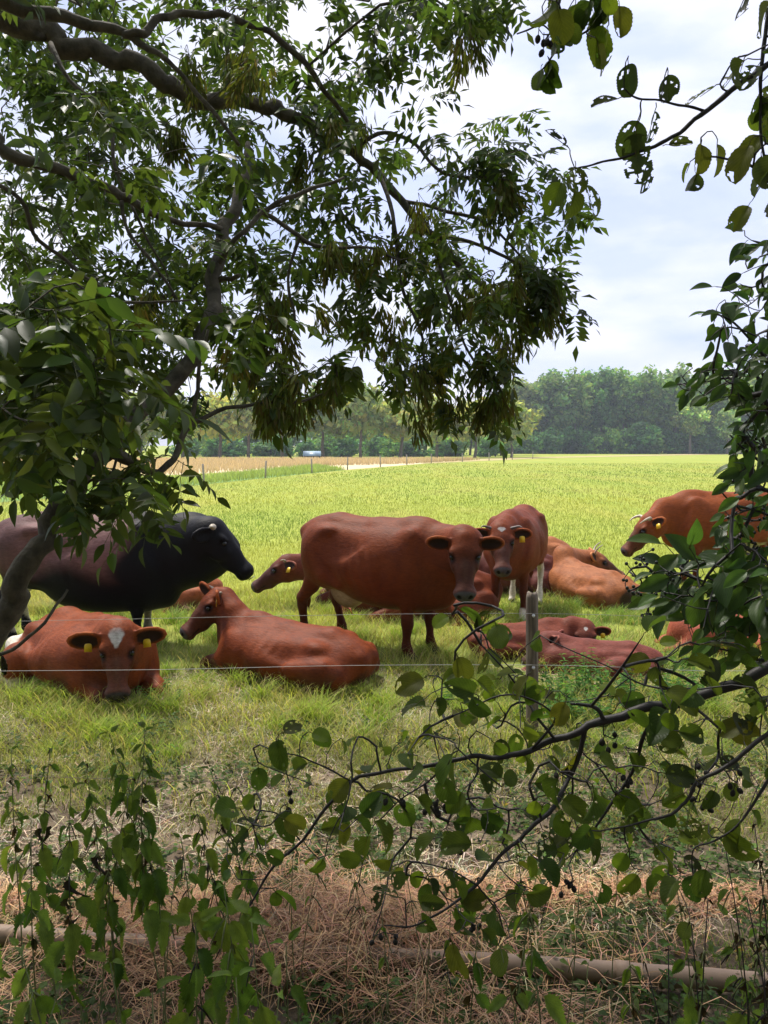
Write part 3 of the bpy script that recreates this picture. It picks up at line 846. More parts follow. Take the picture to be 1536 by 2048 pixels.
        s.limb([(-.45, -q * .20, .12, .1, .1), (-.20, q * .10, .07, .05, .05)], k=.05)
        if tail:
            s.limb([(-.86, 0, .46 * f, .03, .035), (-.93, q * .02, .34 * f, .024, .028), (-.95, q * .04, .12, .02, .02), (-.90, q * .16, .045, .025, .025), (-.80, q * .32, .04, .035, .03), (-.72, q * .38, .03, .012, .012)], k=.02)
        nb = [(.46, 0, .46 * f, .19 * b, .26 * f), (.58, 0, .48 * f, .15 * b, .22 * f)]
        s.ell((.68, 0, .30 * f), (.12, .10 * b, .17 * f), k=.1)
    # neck
    nk = hp3((-.01, 0, -.13)); nk2 = hp3((.07, 0, -.15))
    mid = [(m[0], m[1], m[2], m[3] * b, m[4]) for m in (neck or [])]
    side_v = R[:, 1] if abs(R[:, 1] @ np.array([0, 1, 0])) < .2 else np.array([0, 1.0, 0])
    if not mid:
        c0 = np.array(nb[-1][:3]); mm = (c0 + nk) / 2 + np.array([.0, 0, .02])
        mid = [(*mm, .135 * b, .205)]
    s.limb(nb + mid + [(*nk, .108 * b ** .5 * hs * slim, .145 * hs * slim), (*nk2, .10 * hs * slim, .13 * hs * slim)], k=.1)
    # head
    def he(c, r, k=.03, rot=None, sub=False):
        s.ell(hp3(c), np.array(r) * hs, R if rot is None else R @ rot, k=k * hs, sub=sub)
    he((.09, 0, -.095), (.125, .122, .104))
    he((.02, 0, -.045), (.06, .085, .055), .04)
    he((-.012, 0, -.03), (.035, .05, .04), .03)
    s.limb([(*hp3((.10, 0, -.10)), .104 * hs, .09 * hs), (*hp3((.24, 0, -.115)), .075 * hs, .078 * hs), (*hp3((.39, 0, -.125)), .069 * hs, .064 * hs)], k=.05 * hs, side=R[:, 1])
    s.limb([(*hp3((.13, 0, -.17)), .078 * hs, .07 * hs), (*hp3((.28, 0, -.185)), .052 * hs, .05 * hs), (*hp3((.40, 0, -.165)), .050 * hs, .04 * hs)], k=.04 * hs, side=R[:, 1])
    he((.435, 0, -.122), (.060, .093, .060), .03)
    he((.458, 0, -.158), (.038, .074, .030), .012)
    he((.430, 0, -.190), (.048, .062, .026), .012)
    for q in (-1, 1):
        he((.15, q * .072, -.15), (.10, .045, .08), .03)
        he((.122, q * .100, -.046), (.046, .032, .026), .018)
        he((.205, q * .088, -.105), (.045, .022, .035), .02)
        he((.158, q * .118, -.062), (.028, .030, .024), .010, sub=True)
        he((.494, q * .044, -.098), (.030, .018, .015), .008, sub=True)
        he((.494, q * .058, -.114), (.016, .009, .013), .008, sub=True)
        # ear: a scoop
        eu, ef = math.radians(ear[0]), math.radians(ear[1])
        d = np.array([-math.sin(ef) * math.cos(eu), q * math.cos(eu) * math.cos(ef), math.sin(eu)]); d /= np.linalg.norm(d)
        fa = np.array([.80, 0, .60]); fa -= d * fa.dot(d); fa /= np.linalg.norm(fa)
        up = np.cross(fa, d)
        er = np.stack([d, up, fa], 1)
        base = np.array([.035, q * .098, -.072])
        he(base + d * .105 * ears, (.118 * ears, .066 * ears, .026), .015, er)
        he(base + d * .105 * ears + fa * .028, (.098 * ears, .048 * ears, .026), .008, er, sub=True)
    V, F = s.surface()
    L = (V - H) @ R / hs
    zz = V[:, 2] / (1.0 if pose == 'stand' else .52)
    ribs = .0045 * np.sin(V[:, 0] * 62 + V[:, 2] * 14) * ss(-.22, -.10, V[:, 0]) * (1 - ss(.10, .22, V[:, 0])) * ss(.60, .75, zz) * (1 - ss(1.0, 1.15, zz))
    V[:, 1] += np.sign(V[:, 1]) * ribs * (np.abs(V[:, 1]) > .15)
    V[:, 0] = np.where(V[:, 0] < .35, .35 + (V[:, 0] - .35) * long, V[:, 0])
    # ---- coat colour, by place on the body
    base = np.array(coat, float)
    C = np.tile(base, (len(V), 1))
    # how much a vertex belongs to the head
    onhead = ss(-.06, .06, L[:, 0]) * (np.abs(L[:, 1]) < .30) * (L[:, 2] > -.30) * (L[:, 2] < .2) * (L[:, 0] < .56)
    dark = base * np.array([.36, .42, .62]) * facedark
    def put(w, c):
        C[:] = C * (1 - w[:, None]) + np.asarray(c) * w[:, None]
    put(onhead * ss(.02, .26, L[:, 0]) * .82, dark + .005)
    bridge = onhead * ss(.16, .22, L[:, 0]) * (1 - ss(.36, .42, L[:, 0])) * np.exp(-(L[:, 1] / .035) ** 2) * ss(-.12, -.06, L[:, 2])
    put(bridge * .65, base * np.array([.50, .75, 1.2]) + .022)
    def rad(c, r, P): return np.sqrt((((P - np.asarray(c)) / np.asarray(r)) ** 2).sum(1))
    for q in (-1, 1):
        e = rad((.160, q * .106, -.060), (.046, .040, .036), L)
        put(1 - ss(.7, 1.5, e), base * .10 + .001)
        # inside of the ears: dark hair
        base_e = np.array([.035, q * .098, -.072])
        eu, ef = math.radians(ear[0]), math.radians(ear[1])
        d = np.array([-math.sin(ef) * math.cos(eu), q * math.cos(eu) * math.cos(ef), math.sin(eu)]); d /= np.linalg.norm(d)
        fa = np.array([.80, 0, .60]); fa -= d * fa.dot(d); fa /= np.linalg.norm(fa)
        up = np.cross(fa, d); er = np.stack([d, up, fa], 1)
        Q = (L - (base_e + d * .105 * ears)) @ er / ears
        w = (1 - ss(.75, 1.0, np.sqrt((Q[:, 0] / .10) ** 2 + (Q[:, 1] / .050) ** 2))) * (np.abs(Q[:, 2]) < .04) * (Q[:, 0] > -.07)
        put(w * .93, (.012, .006, .005))
        rim_glow = (np.abs(np.sqrt((Q[:, 0] / .118) ** 2 + (Q[:, 1] / .066) ** 2) - .98) < .16) * (np.abs(Q[:, 2]) < .035) * (Q[:, 0] > -.05)
        put(rim_glow * .8, base * np.array([2.2, 2.6, 2.8]))  # backlit glow of the ear edge, painted into the coat colour
    mz = rad((.475, 0, -.118), (.062, .085, .058), L)
    halo = np.exp(-((mz - 1.25) / .16) ** 2) * (L[:, 0] > .3)
    put(halo * .45, base * .8 + .06)
    put(1 - ss(.95, 1.15, mz), np.asarray(muzzle))
    for q in (-1, 1):
        put(1 - ss(.6, 1.1, rad((.487, q * .046, -.106), (.036, .024, .02), L)), (.002, .002, .002))
    put((1 - ss(.5, 1.2, np.abs(L[:, 2] + .168) / .006)) * (L[:, 0] > .33) * (L[:, 0] < .53) * (np.abs(L[:, 1]) < .09), (.004, .003, .003))
    if star is not None:
        sx, sw, sl = star
        jag = .18 * np.sin(L[:, 0] * 130) + .15 * np.sin(L[:, 1] * 170 + 1)
        r = np.sqrt(((L[:, 0] - sx) / sl) ** 2 + (L[:, 1] / (sw * (1.15 - ss(-sl, sl, L[:, 0] - sx) * .75))) ** 2) + jag * .22
        put((1 - ss(.8, 1.1, r)) * (L[:, 2] > -.10) * onhead, (.50, .47, .43))
    # darker knees and hooves
    if pose == 'stand':
        leg = 1 - ss(.32, .62, V[:, 2])
        put(leg * .75, base * .33)
        put(1 - ss(.055, .085, V[:, 2]), (.035, .028, .022))
        if udder:
            put((1 - ss(.85, 1.05, rad((-.37, 0, .60), (.24, .18, .12 * udder + .06), V))) * (np.abs(V[:, 1]) < .17), (.46, .35, .28))
        put((1 - ss(.3, .45, V[:, 2])) * (V[:, 0] < -.80) * .8, base * .5)
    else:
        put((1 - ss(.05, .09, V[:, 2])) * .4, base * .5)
        mud = fbm(V[:, 0] + 5 * loc[0], V[:, 2] + V[:, 1], .16, 91)
        put(np.clip((mud - .50) * 7, 0, .7) * (1 - ss(.12, .34, V[:, 2])), (.045, .032, .020))
    if black is not None:
        black(V, L, put)
    for c, r, colr in white:
        c = np.asarray(c); w = rad(c, r, V) + .06 * np.sin(V[:, 0] * 31 + V[:, 2] * 23) + .05 * np.sin(V[:, 1] * 47 + V[:, 2] * 37)
        put(1 - ss(.88, 1.08, w), colr)
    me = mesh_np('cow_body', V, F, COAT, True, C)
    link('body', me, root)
    # ---- eyes, horns, tags
    for q in (-1, 1):
        t = np.linspace(0, np.pi, 8); rr = .0235 * hs
        P = [hp3((.156, q * .100, -.066)) + R @ np.array([0, 0, 1]) * (-rr * math.cos(a)) for a in t]
        Vv, Ff, u_ = tube(P, np.maximum(rr * np.sin(t), .0004), 12)
        link('eye', mesh_np('eye', Vv, Ff, EYE, True), root)
        if horns and (not isinstance(horns, tuple)):
            pts, r0 = HORNS[horns]
            P = smooth_line([hp3((x, q * y, z - .03)) for x, y, z in pts], 5)
            tt = np.linspace(0, 1, len(P))
            Vv, Ff, u_ = tube(P, r0 * hs * (1 - tt * .82), 10)
            link('horn', mesh_np('horn', Vv, Ff, horn_mat or HORN, True), root)
        if q in tags:
            base_e = np.array([.035, q * .098, -.072])
            eu, ef = math.radians(ear[0]), math.radians(ear[1])
            d = np.array([-math.sin(ef) * math.cos(eu), q * math.cos(eu) * math.cos(ef), math.sin(eu)]); d /= np.linalg.norm(d)
            fa = np.array([.80, 0, .60]); fa -= d * fa.dot(d); fa /= np.linalg.norm(fa)
            up = np.cross(fa, d)
            if up[2] > 0 : up = -up
            o = base_e + d * .11 + up * .022 + fa * .014
            sh = [(-.022, 0), (-.008, -.004), (.008, -.004), (.022, 0), (.027, .014), (.028, .058), (-.028, .058), (-.027, .014)]
            Vv = [hp3(o + d * a + up * bb + fa * (.004 * sgn + bb * .25)) for sgn in (-.5, .5) for a, bb in sh]
            n = len(sh)
            Fs = [np.array([[i, (i + 1) % n, n + (i + 1) % n, n + i] for i in range(n)]), np.array([list(range(n))[::-1], list(range(n, 2 * n))])]
            link('ear_tag', mesh_np('ear_tag', np.array(Vv), Fs, TAG), root)
    if ring:
        t = np.linspace(0, 2 * np.pi, 17)
        P = [hp3((.505 + .02 * math.sin(a) * .3, .022 * math.cos(a) * 1.1, -.138 + .028 * math.sin(a))) for a in t]
        Vv, Ff, u_ = tube(P, .004, 6, False); link('nose_ring', mesh_np('nose_ring', Vv, Ff, RING, True), root)
    return root

RED = (.145, .030, .006)
RED_D = (.125, .030, .014)
RED_P = (.27, .085, .040)
ORANGE = (.36, .13, .045)
WHITE = (.62, .56, .46)
RD = math.radians

def bull_coat(V, L, put):
    x, z = V[:, 0], V[:, 2]
    w = ss(.20, .42, x + .10 * np.sin(z * 9 + 1)); lowb = 1 - ss(.66, .92, z + .06 * np.sin(x * 7)); hind = 1 - ss(-.86, -.55, x - (z - 1) * .3)
    put(np.clip(np.maximum(np.maximum(w, lowb), hind * .35), 0, 1), (.0065, .006, .0075))

make_cow('black bull with mauve brown back and a nose ring, standing in profile', (-2.86, 7.75), RD(0), 1.0, 'stand',
         (438, 1046, 7.55, -2, 45, 0), (.165, .080, .072), name='bull', cat='bull', group=None, bulk=1.2, head_s=1.2, long=1.16, deep=.17,
         neck=[(.85, 0, .94, .22, .37), (1.00, 0, .95, .20, .34), (1.12, 0, .96, .17, .29)], horns='stub', ring=True, ear=(-25, 25), black=bull_coat, muzzle=(.012, .012, .013),
         white=[((-.80, .2, .45), (.13, .12, .25), WHITE), ((-.80, -.2, .40), (.13, .12, .25), WHITE), ((.44, .17, .2), (.1, .09, .12), (.3, .28, .25)), ((.20, 0, .44), (.08, .12, .07), (.35, .22, .12))], hb=.026, hf=.013)

make_cow('red brown cow lying nearest the camera with a big white star on her forehead', (-2.52, 6.48), RD(-46), 0.97, 'lie',
         (233, 1262, 5.76, -74, 54, 2), (.185, .040, .009), star=(.060, .062, .080), tags=(-1, 1), ear=(-2, 4), side=-1, bulk=1.2, head_s=1.05, flat=.84, ears=1.2, facedark=1.2,
         white=[((-.62, -.50, .22), (.26, .22, .26), WHITE), ((-.30, -.56, .06), (.30, .10, .09), (.5, .42, .34))], hb=.022, hf=.010, muzzle=(.05, .045, .047))

make_cow('dark red cow lying with her back to the camera, head turned left', (-.83, 6.62), RD(150), .93, 'lie',
         (428, 1180, 7.0, 208, 38, 0), (.165, .034, .008), horns='side', tags=(1,), ear=(30, 0), side=-1, ears=1.1, hb=.022, hf=.0115, bulk=1.08, flat=.74, head_s=1.05, tail=False,
         neck=[(.62, .0, .42, .14, .17), (.70, .0, .56, .105, .135)], long=1.03, slim=.80)

make_cow('hornless red brown cow standing in the middle, facing the camera over her shoulder', (-.01, 7.42), RD(-33), 1.0, 'stand',
         (930, 1072, 6.62, -95, 56, 0), RED, ear=(9, 0), udder=1.35, neck=[(.78, -.03, 1.00, .16, .27)], side=1, hb=.022, hf=.010,
         legs={('f', 1): .03, ('f', -1): -.03, ('h', 1): .12, ('h', -1): -.07}, bulk=1.1, head_s=1.09, deep=.05, long=1.06, muzzle=(.07, .066, .068))

make_cow('dark brown cow lying behind the middle cow, only head and neck showing', (-.02, 9.9), RD(180), 0.95, 'lie',
         (566, 1116, 9.5, 186, 30, 0), RED_D, horns='side', tags=(1,), ear=(-15, 45), hb=.03, hf=.016, head_s=1.12)

make_cow('orange brown cow lying behind the bull, her rump showing under his chest', (-2.75, 9.6), RD(176), 0.82, 'lie',
         (130, 1170, 9.6, 190, 45, 0), (.30, .085, .03), hb=.032, hf=.025, flat=.8)

make_cow('red cow standing face on with dark horns, small star and white hind legs', (1.57, 9.1), RD(-111), 0.955, 'stand',
         (1003, 1054, 8.25, -94, 46, 0), (.155, .032, .008), horns='side', horn_mat=HORN_DARK, star=(.045, .045, .028), tags=(1,), ear=(-2, 4),
         neck=[(.74, 0, 1.06, .14, .22)], bulk=.98, hf=.0115, head_s=1.12,
         white=[((-.72, .18, .25), (.16, .10, .36), WHITE), ((-.72, -.18, .25), (.16, .10, .36), WHITE), ((.44, .17, .05), (.1, .08, .11), WHITE), ((.44, -.17, .0), (.1, .08, .05), WHITE)])

make_cow('dark red cow lying half hidden behind the front legs of the middle cow', (.60, 8.95), RD(186), 0.90, 'lie',
         (690, 1205, 8.9, 190, 60, 0), (.17, .042, .018), hb=.03, hf=.022, flat=.92, tail=False)

make_cow('light orange cow lying farthest back behind the face on cow', (2.15, 11.6), RD(200), 0.9, 'lie',
         (990, 1085, 11.6, 200, 40, 0), (.33, .12, .045), hb=.034, hf=.028, tail=False)

make_cow('dark maroon cow lying low behind the white hind legs of the face on cow', (1.78, 10.5), RD(190), 0.80, 'lie',
         (975, 1160, 10.5, 200, 50, 0), (.115, .032, .022), hb=.032, hf=.028, tail=False)

make_cow('light brown horned cow lying rump to the camera, head turned to the right', (2.66, 9.95), RD(115), 0.92, 'lie',
         (1192, 1104, 10.75, -12, 28, 0), (.29, .10, .034), horns='up', tags=(1,), ear=(10, 30), side=-1, hf=.0125, bulk=1.0, facedark=.55, flat=.74, head_s=1.15, sink=.08,
         neck=[(.62, -.06, .62, .13, .17)],
         white=[((-.86, .02, .16), (.10, .16, .22), (.06, .035, .028)), ((-.55, -.55, .03), (.4, .16, .05), WHITE)])

make_cow('red brown cow standing at the right edge with white curved horns and white udder', (4.76, 10.9), RD(183), 1.03, 'stand',
         (1290, 1036, 10.7, 186, 44, 0), (.215, .050, .010), horns='fwd', tags=(1,), ear=(-5, 40), udder=1.1, neck=[(.78, 0, 1.00, .14, .22)], hf=.0125, bulk=1.03, head_s=1.12,
         white=[((-.35, 0, .60), (.30, .28, .13), WHITE), ((.15, 0, .50), (.25, .14, .07), WHITE), ((-.70, .18, .2), (.14, .1, .24), WHITE)])

make_cow('young red cow with small white star and two yellow tags, lying behind another', (1.38, 7.4), RD(12), 0.66, 'lie',
         (1171, 1250, 7.35, -100, 42, 0), (.165, .042, .022), star=(.07, .028, .030), tags=(-1, 1), ear=(-2, 3), hf=.0115, head_s=1.2, flat=.70, tail=False, sink=.07)

make_cow('young dark red cow lying low beside the fence post, yellow ear tag', (1.83, 6.8), RD(170), 0.66, 'lie',
         (1098, 1272, 6.90, 160, 35, 0), (.165, .045, .030), tags=(-1,), ear=(5, 60), hf=.0125, flat=.68, tail=False, head_s=1.1, sink=.08, long=1.08)

make_cow('orange red young cow lying behind the leaves at the right edge', (3.45, 7.5), RD(175), 0.80, 'lie',
         (1408, 1270, 7.5, 180, 45, 0), (.33, .085, .045), ear=(-5, 20), hb=.03, hf=.02, flat=.7, sink=.08, tail=False)
# ------------------------------------------------------------------ the near fence
POSTM, nt, p = mat('weathered_post')
tcn = nd(nt, 'ShaderNodeTexCoord'); mpp = nd(nt, 'ShaderNodeMapping'); mpp.inputs['Scale'].default_value = (45, 45, 3)
nt.links.new(tcn.outputs['Object'], mpp.inputs['Vector'])
n = noise(nt, 1, 6, .65, mpp.outputs['Vector'], .4)
r = ramp(nt, n.outputs['Fac'], [(.3, (.035, .026, .018)), (.5, (.13, .10, .072)), (.72, (.26, .21, .155))])
nt.links.new(r.outputs['Color'], p.inputs['Base Color']); p.inputs['Roughness'].default_value = .85
bump(nt, p, n.outputs['Fac'], .9, .006)
WIRE = simple_mat('fence_wire', (.34, .33, .31), .6, .1, metal=.2)
WIRE_D = simple_mat('rusty_wire', (.16, .12, .09), .6, .2, metal=.4)
WIRE_P = simple_mat('pale_wire', (.46, .45, .43), .55, .1)
INS = simple_mat('insulator_white', (.62, .62, .60), .4, .08)

def round_post(base, top, r, name='fence_post'):
    base, top = Vector(base), Vector(top)
    n = 14; B = Bag(); th = np.arange(n) * 2 * np.pi / n
    rr = 1 + .07 * np.sin(th * 2 + 1) + .05 * np.sin(th * 5)
    rings = []
    ts = [0, .15, .3, .45, .6, .75, .88, .975, 1.0]
    for i, t in enumerate(ts):
        c = base.lerp(top, t) - Vector(base); k = r * (1.0 if t < 1 else .86) * (1.05 - .08 * t + .015 * math.sin(t * 17))
        z = np.full(n, c.z) + (.010 * np.sin(th * 3 + 1) if t == 1 else 0)
        rings.append(np.stack([c.x + k * rr * np.cos(th), c.y + k * rr * np.sin(th), z], 1))
    V = np.concatenate(rings); m_ = len(ts)
    i = np.arange(m_ - 1)[:, None] * n; j = np.arange(n)[None]; k = (j + 1) % n
    F = np.stack([i + j, i + k, i + n + k, i + n + j], -1).reshape(-1, 4)
    V = np.concatenate([V, [[*((top - base)[:]),]]]); T = np.array([((m_ - 1) * n + q, (m_ - 1) * n + (q + 1) % n, m_ * n) for q in range(n)])
    B.add(V, [F, T]); return B.mesh('post', POSTM)

FY = 5.3
def post_at(u, vtop, label, extra=True):
    top = at(u, vtop, FY); base = Vector((top.x + .02, FY - .01, -.25))
    t = empty('fence_post', base); tag(t, label, 'fence post')
    link('post', round_post(base, top, .041), t)
    for v in (1228, 1331):
        c = at(u, v, FY) - base
        V, F, u_ = tube([(c.x, c.y - .040, c.z), (c.x, c.y - .055, c.z), (c.x, c.y - .072, c.z)], [.008, .012, .007], 8)
        link('insulator', mesh_np('insulator', V, F, INS, True), t)
    return t
post_at(1064, 1186, 'weathered grey wooden post of the near fence, right of the middle')
post_at(-1150, 1200, 'grey wooden post of the near fence, beyond the left side of the view')
post_at(2900, 1190, 'grey wooden post of the near fence, beyond the right side of the view')

def wire(name, pts, Y, r, m, label, group=None):
    P = smooth_line([list(at(u, v, Y)) for u, v in pts], 8)
    V, F, u = tube(P, r, 5)
    tag(link(name, mesh_np(name, V, F, m, True)), label, 'wire', group)
wire('fence_wire', [(-1150, 1262), (0, 1243), (500, 1233), (800, 1228), (1064, 1227), (1300, 1233), (1536, 1246), (2900, 1240)], FY - .07, .0014, WIRE, 'upper thin fence wire stretched in front of the standing cows')
wire('fence_wire', [(-1150, 1352), (0, 1342), (330, 1339), (700, 1331), (1064, 1330), (1300, 1336), (1536, 1342), (2900, 1338)], FY - .07, .0019, WIRE_P, 'pale fence wire at knee height crossing the face of the star cow')
wire('fence_wire', [(-900, 1500), (0, 1549), (400, 1563), (800, 1578), (1200, 1602), (1536, 1618), (2400, 1660)], 3.5, .0012, WIRE_D, 'dark thin wire running close to the viewer over the bare ground')
for u_, X_, lab in ((-900, 0, 'short thin stake holding the near wire beyond the left side'), (2400, 0, 'short thin stake holding the near wire beyond the right side')):
    q = at(u_, 1500 if u_ < 0 else 1660, 3.5)
    V, F, w_ = tube([(0, 0, -.2), (0, 0, q.z + .08)], [.012, .012], 8)
    tag(link('wire_stake', mesh_np('wire_stake', V, F, POSTM, True), loc=(q.x, 3.5, 0)), lab, 'stake')

# ------------------------------------------------------------------ the pipe
PIPE = simple_mat('dusty_pipe', (.26, .175, .115), .65, .28, 6, bmp=.15)
def gp(u, v, z): q = gr(u, v, z); return [q.x, q.y, q.z]
P = smooth_line([gp(-900, 1785, .08), gp(-100, 1862, .08), (gp(0, 1869, .080)), gp(330, 1892, .072), gp(700, 1912, .060), gp(1000, 1928, .062), gp(1300, 1950, .060), gp(1536, 1968, .058), gp(2400, 2050, .06)], 10)
pr = empty('irrigation_pipe', (0, 3, 0)); tag(pr, 'long dusty brown pipe lying on the verge along the field edge', 'pipe')
V, F, u = tube(P, .037, 16); link('pipe', mesh_np('pipe', V - np.array([0, 3, 0]), F, PIPE, True), pr)
for k in (34, 58):
    V, F, u = tube(P[k - 1:k + 1] * .5 + P[k:k + 2] * .5, .0415, 16); link('coupling', mesh_np('coupling', V - np.array([0, 3, 0]), F, PIPE, True), pr)
# ------------------------------------------------------------------ leaves
def leaf_blade(L, W, prof, rows, cols=2, fold=.25, curl=.25, serr=0.0, nser=10, holes=0, seed=0, wave=0.0):
    """one leaf along +X; prof(t) = half width 0..1; returns V, F, UV"""
    r = np.random.default_rng(seed)
    ts = np.linspace(0, 1, rows + 1); sv = np.linspace(-1, 1, 2 * cols + 1)
    V = []; U = []
    for i, t in enumerate(ts):
        w = prof(t) * W / 2
        if serr: w *= 1 + serr * ((i % 2) - .5) * 2 * (0 < i < rows)
        for s in sv:
            x = L * (t + (serr * .10 * abs(s) if i % 2 else 0)); y = w * s
            z = abs(s) * w * fold * 1.6 - curl * L * t * t + wave * L * math.sin(t * 9 + s * 2 + seed) * abs(s)
            V.append((x, y, z)); U.append((t, s))
    k = len(sv); F = []
    hc = [(r.uniform(.12, .92), r.uniform(-.9, .9), r.uniform(.04, .13)) for _ in range(holes)]
    for i in range(rows):
        for j in range(k - 1):
            tt, s_ = (ts[i] + ts[i + 1]) / 2, (sv[j] + sv[j + 1]) / 2
            if any((tt - a) ** 2 + ((s_ - b) * .45) ** 2 < c * c for a, b, c in hc): continue
            a = i * k + j; F.append((a, a + 1, a + k + 1, a + k))
    return np.array(V), np.array(F, np.int32), np.array(U)

P_ASH = lambda t: np.clip(np.sin(np.pi * np.clip(t, 0, 1) ** .85) ** .9, .02, 1) * (1 - .25 * t)
P_ALDER = lambda t: max(.03, (1 - abs(2 * t ** 1.05 - 1) ** 2.5) ** .55)
P_NETTLE = lambda t: max(.02, math.sin(math.pi * t ** .62) ** .8) * (1 - .2 * t)
P_BUSH = lambda t: max(.02, math.sin(math.pi * t ** .9) ** .75)

def jit(c, r, v=.15): return np.clip(np.array(c) * (1 + v * r.standard_normal()) * (1 + .06 * r.standard_normal(3)), .004, .9)

ASH_C, ALD_C, NET_C, BUSH_C = (.080, .118, .028), (.108, .145, .024), (.13, .19, .04), (.078, .145, .032)
M_ASH = leafy_mat('ash_leaf', .5, .42, .35)
M_ALD = leafy_mat('alder_leaf', .58, .50, .28, vein=1)
M_NET = leafy_mat('nettle_leaf', .52, .55, .25, vein=1)
M_BUSH = leafy_mat('shrub_leaf', .42, .40, .35, vein=1)
M_KEY = leafy_mat('ash_keys', .5, .6, .2)

def ash_leaf(seed, lod=1):
    r = np.random.default_rng(seed); B = Bag()
    n = r.integers(4, 6); L = r.uniform(.17, .23); droop = r.uniform(.10, .35)
    def rp(t): return np.array([L * t, 0, -droop * L * t * t])
    if lod:
        V, F, u = tube([rp(t) for t in (0, .35, .7, 1)], [.0016, .0013, .001, .0008], 3, False); B.add(V, F, (.09, .10, .03))
    items = []
    for i in range(n):
        t = .30 + .62 * i / n
        for s in (-1, 1): items.append((t + r.normal(0, .012), s * r.uniform(50, 72)))
    items.append((1.0, r.normal(0, 8)))
    for t, a in items:
        l = r.uniform(.058, .082); w = l * r.uniform(.38, .50)
        if lod: V, F, U = leaf_blade(l, w, P_ASH, 4, 1, r.uniform(.1, .4), r.uniform(.0, .35))
        else:   V, F, U = leaf_blade(l, w, P_ASH, 2, 1, r.uniform(.1, .4), r.uniform(.0, .35))
        a = math.radians(a); rx = r.normal(-.15, .35)
        R = np.array(Matrix.Rotation(a, 3, 'Z') @ Matrix.Rotation(r.uniform(.0, .5), 3, 'Y') @ Matrix.Rotation(rx, 3, 'X'))
        B.add(V @ R.T + rp(t), F, jit(ASH_C, r, .22), U)
    return B

def single_leaf(L, W, prof, rows, cols, color, seed, mat_, name, stalk=.25, **kw):
    B = Bag(); r = np.random.default_rng(seed)
    V, F, U = leaf_blade(L, W, prof, rows, cols, seed=seed, **kw)
    V = V + np.array([L * stalk, 0, 0]); B.add(V, F, jit(color, r, .18), U)
    V, F, u = tube([(0, 0, .0), (L * stalk * .5, 0, .002), (L * stalk, 0, 0), (L * (stalk + .5), 0, -.002 - kw.get('curl', .2) * L * .25)], [.0011, .0010, .0009, .0005], 4, False)
    B.add(V, F, (.10, .10, .03)); return B

def key_bunch(seed, n=64):
    """hanging bunch of winged ash seeds"""
    r = np.random.default_rng(seed); B = Bag()
    V, F, u = tube([(0, 0, 0), (.01, 0, -.04), (.012, 0, -.10)], [.0014, .001, .0006], 3, False); B.add(V, F, (.06, .05, .02))
    for i in range(n):
        z = -.03 - .10 * r.random(); a = r.uniform(0, 6.28); rr = r.uniform(.005, .035)
        l = r.uniform(.030, .042); V, F, U = leaf_blade(l, .009, lambda t: .35 + .65 * math.sin(math.pi * min(1, t * 1.02 + .05)), 2, 1, .1, .1)
        R = np.array(Matrix.Rotation(a, 3, 'Z') @ Matrix.Rotation(r.uniform(.9, 1.5), 3, 'Y') @ Matrix.Rotation(r.uniform(-1, 1), 3, 'X'))
        B.add(V @ R.T + np.array([math.cos(a) * rr, math.sin(a) * rr, z]), F, jit((.13, .155, .035) if i % 4 else (.12, .10, .035), r, .25), U)
    return B

ASH_HI = [ash_leaf(100 + i, 1) for i in range(10)]
ASH_LO = [ash_leaf(200 + i, 0) for i in range(8)]
ASH_ME = [b.mesh('ash_leaf', M_ASH) for b in ASH_HI]
KEYS = [key_bunch(300 + i) for i in range(5)]
KEY_ME = [b.mesh('key_bunch', M_KEY) for b in KEYS]
ALD = [single_leaf(.057 * s, .050 * s * q, P_ALDER, 18, 6, c, 400 + i, M_ALD, 'leaf', curl=cu, fold=fo, serr=.035, holes=h, wave=.02)
       for i, (s, q, c, cu, fo, h) in enumerate([(1, .95, ALD_C, .25, .2, 1), (1.15, .80, ALD_C, .4, .35, 2), (.8, .95, (.11, .16, .02), .1, .1, 0), (1.1, .78, (.065, .10, .018), .45, .5, 3),
                                                 (.9, .82, (.075, .115, .02), .3, .6, 1), (1.1, .9, (.10, .13, .02), .25, .2, 1), (.7, 1, (.11, .16, .02), .2, .2, 0), (.6, .9, ALD_C, .4, .3, 0), (.75, .85, (.07, .10, .02), .6, .6, 1), (1, .9, (.06, .10, .02), .5, .5, 2)])]
ALD_ME = [b.mesh('alder_leaf', M_ALD) for b in ALD]
ALDH = [single_leaf(.060 * s, .048 * s, P_ALDER, 24, 9, (.055, .075, .022), 450 + i, M_ALD, 'leaf', curl=.15, fold=.15, serr=.03, holes=h, wave=.015) for i, (s, h) in enumerate([(1, 9), (1.1, 14), (.9, 6), (1, 18), (1.15, 4)])]
ALDH_ME = [b.mesh('eaten_alder_leaf', M_ALD) for b in ALDH]
NET = [single_leaf(.098 * s, .046 * s, P_NETTLE, 22, 2, c, 500 + i, M_NET, 'leaf', stalk=.22, curl=cu, fold=.35, serr=.14, wave=.03)
       for i, (s, c, cu) in enumerate([(1, NET_C, .35), (.85, (.12, .20, .03), .25), (1.1, NET_C, .5), (.7, (.14, .22, .04), .3), (.95, (.07, .12, .025), .7)])]
NET_ME = [b.mesh('nettle_leaf', M_NET) for b in NET]
DRY = [single_leaf(.055, .020, P_NETTLE, 12, 1, c, 550 + i, M_NET, 'leaf', stalk=.2, curl=1.0, fold=1.2, serr=.12, wave=.08) for i, c in enumerate([(.03, .022, .014), (.05, .035, .02), (.022, .02, .014)])]
DRY_ME = [b.mesh('withered_leaf', M_NET) for b in DRY]
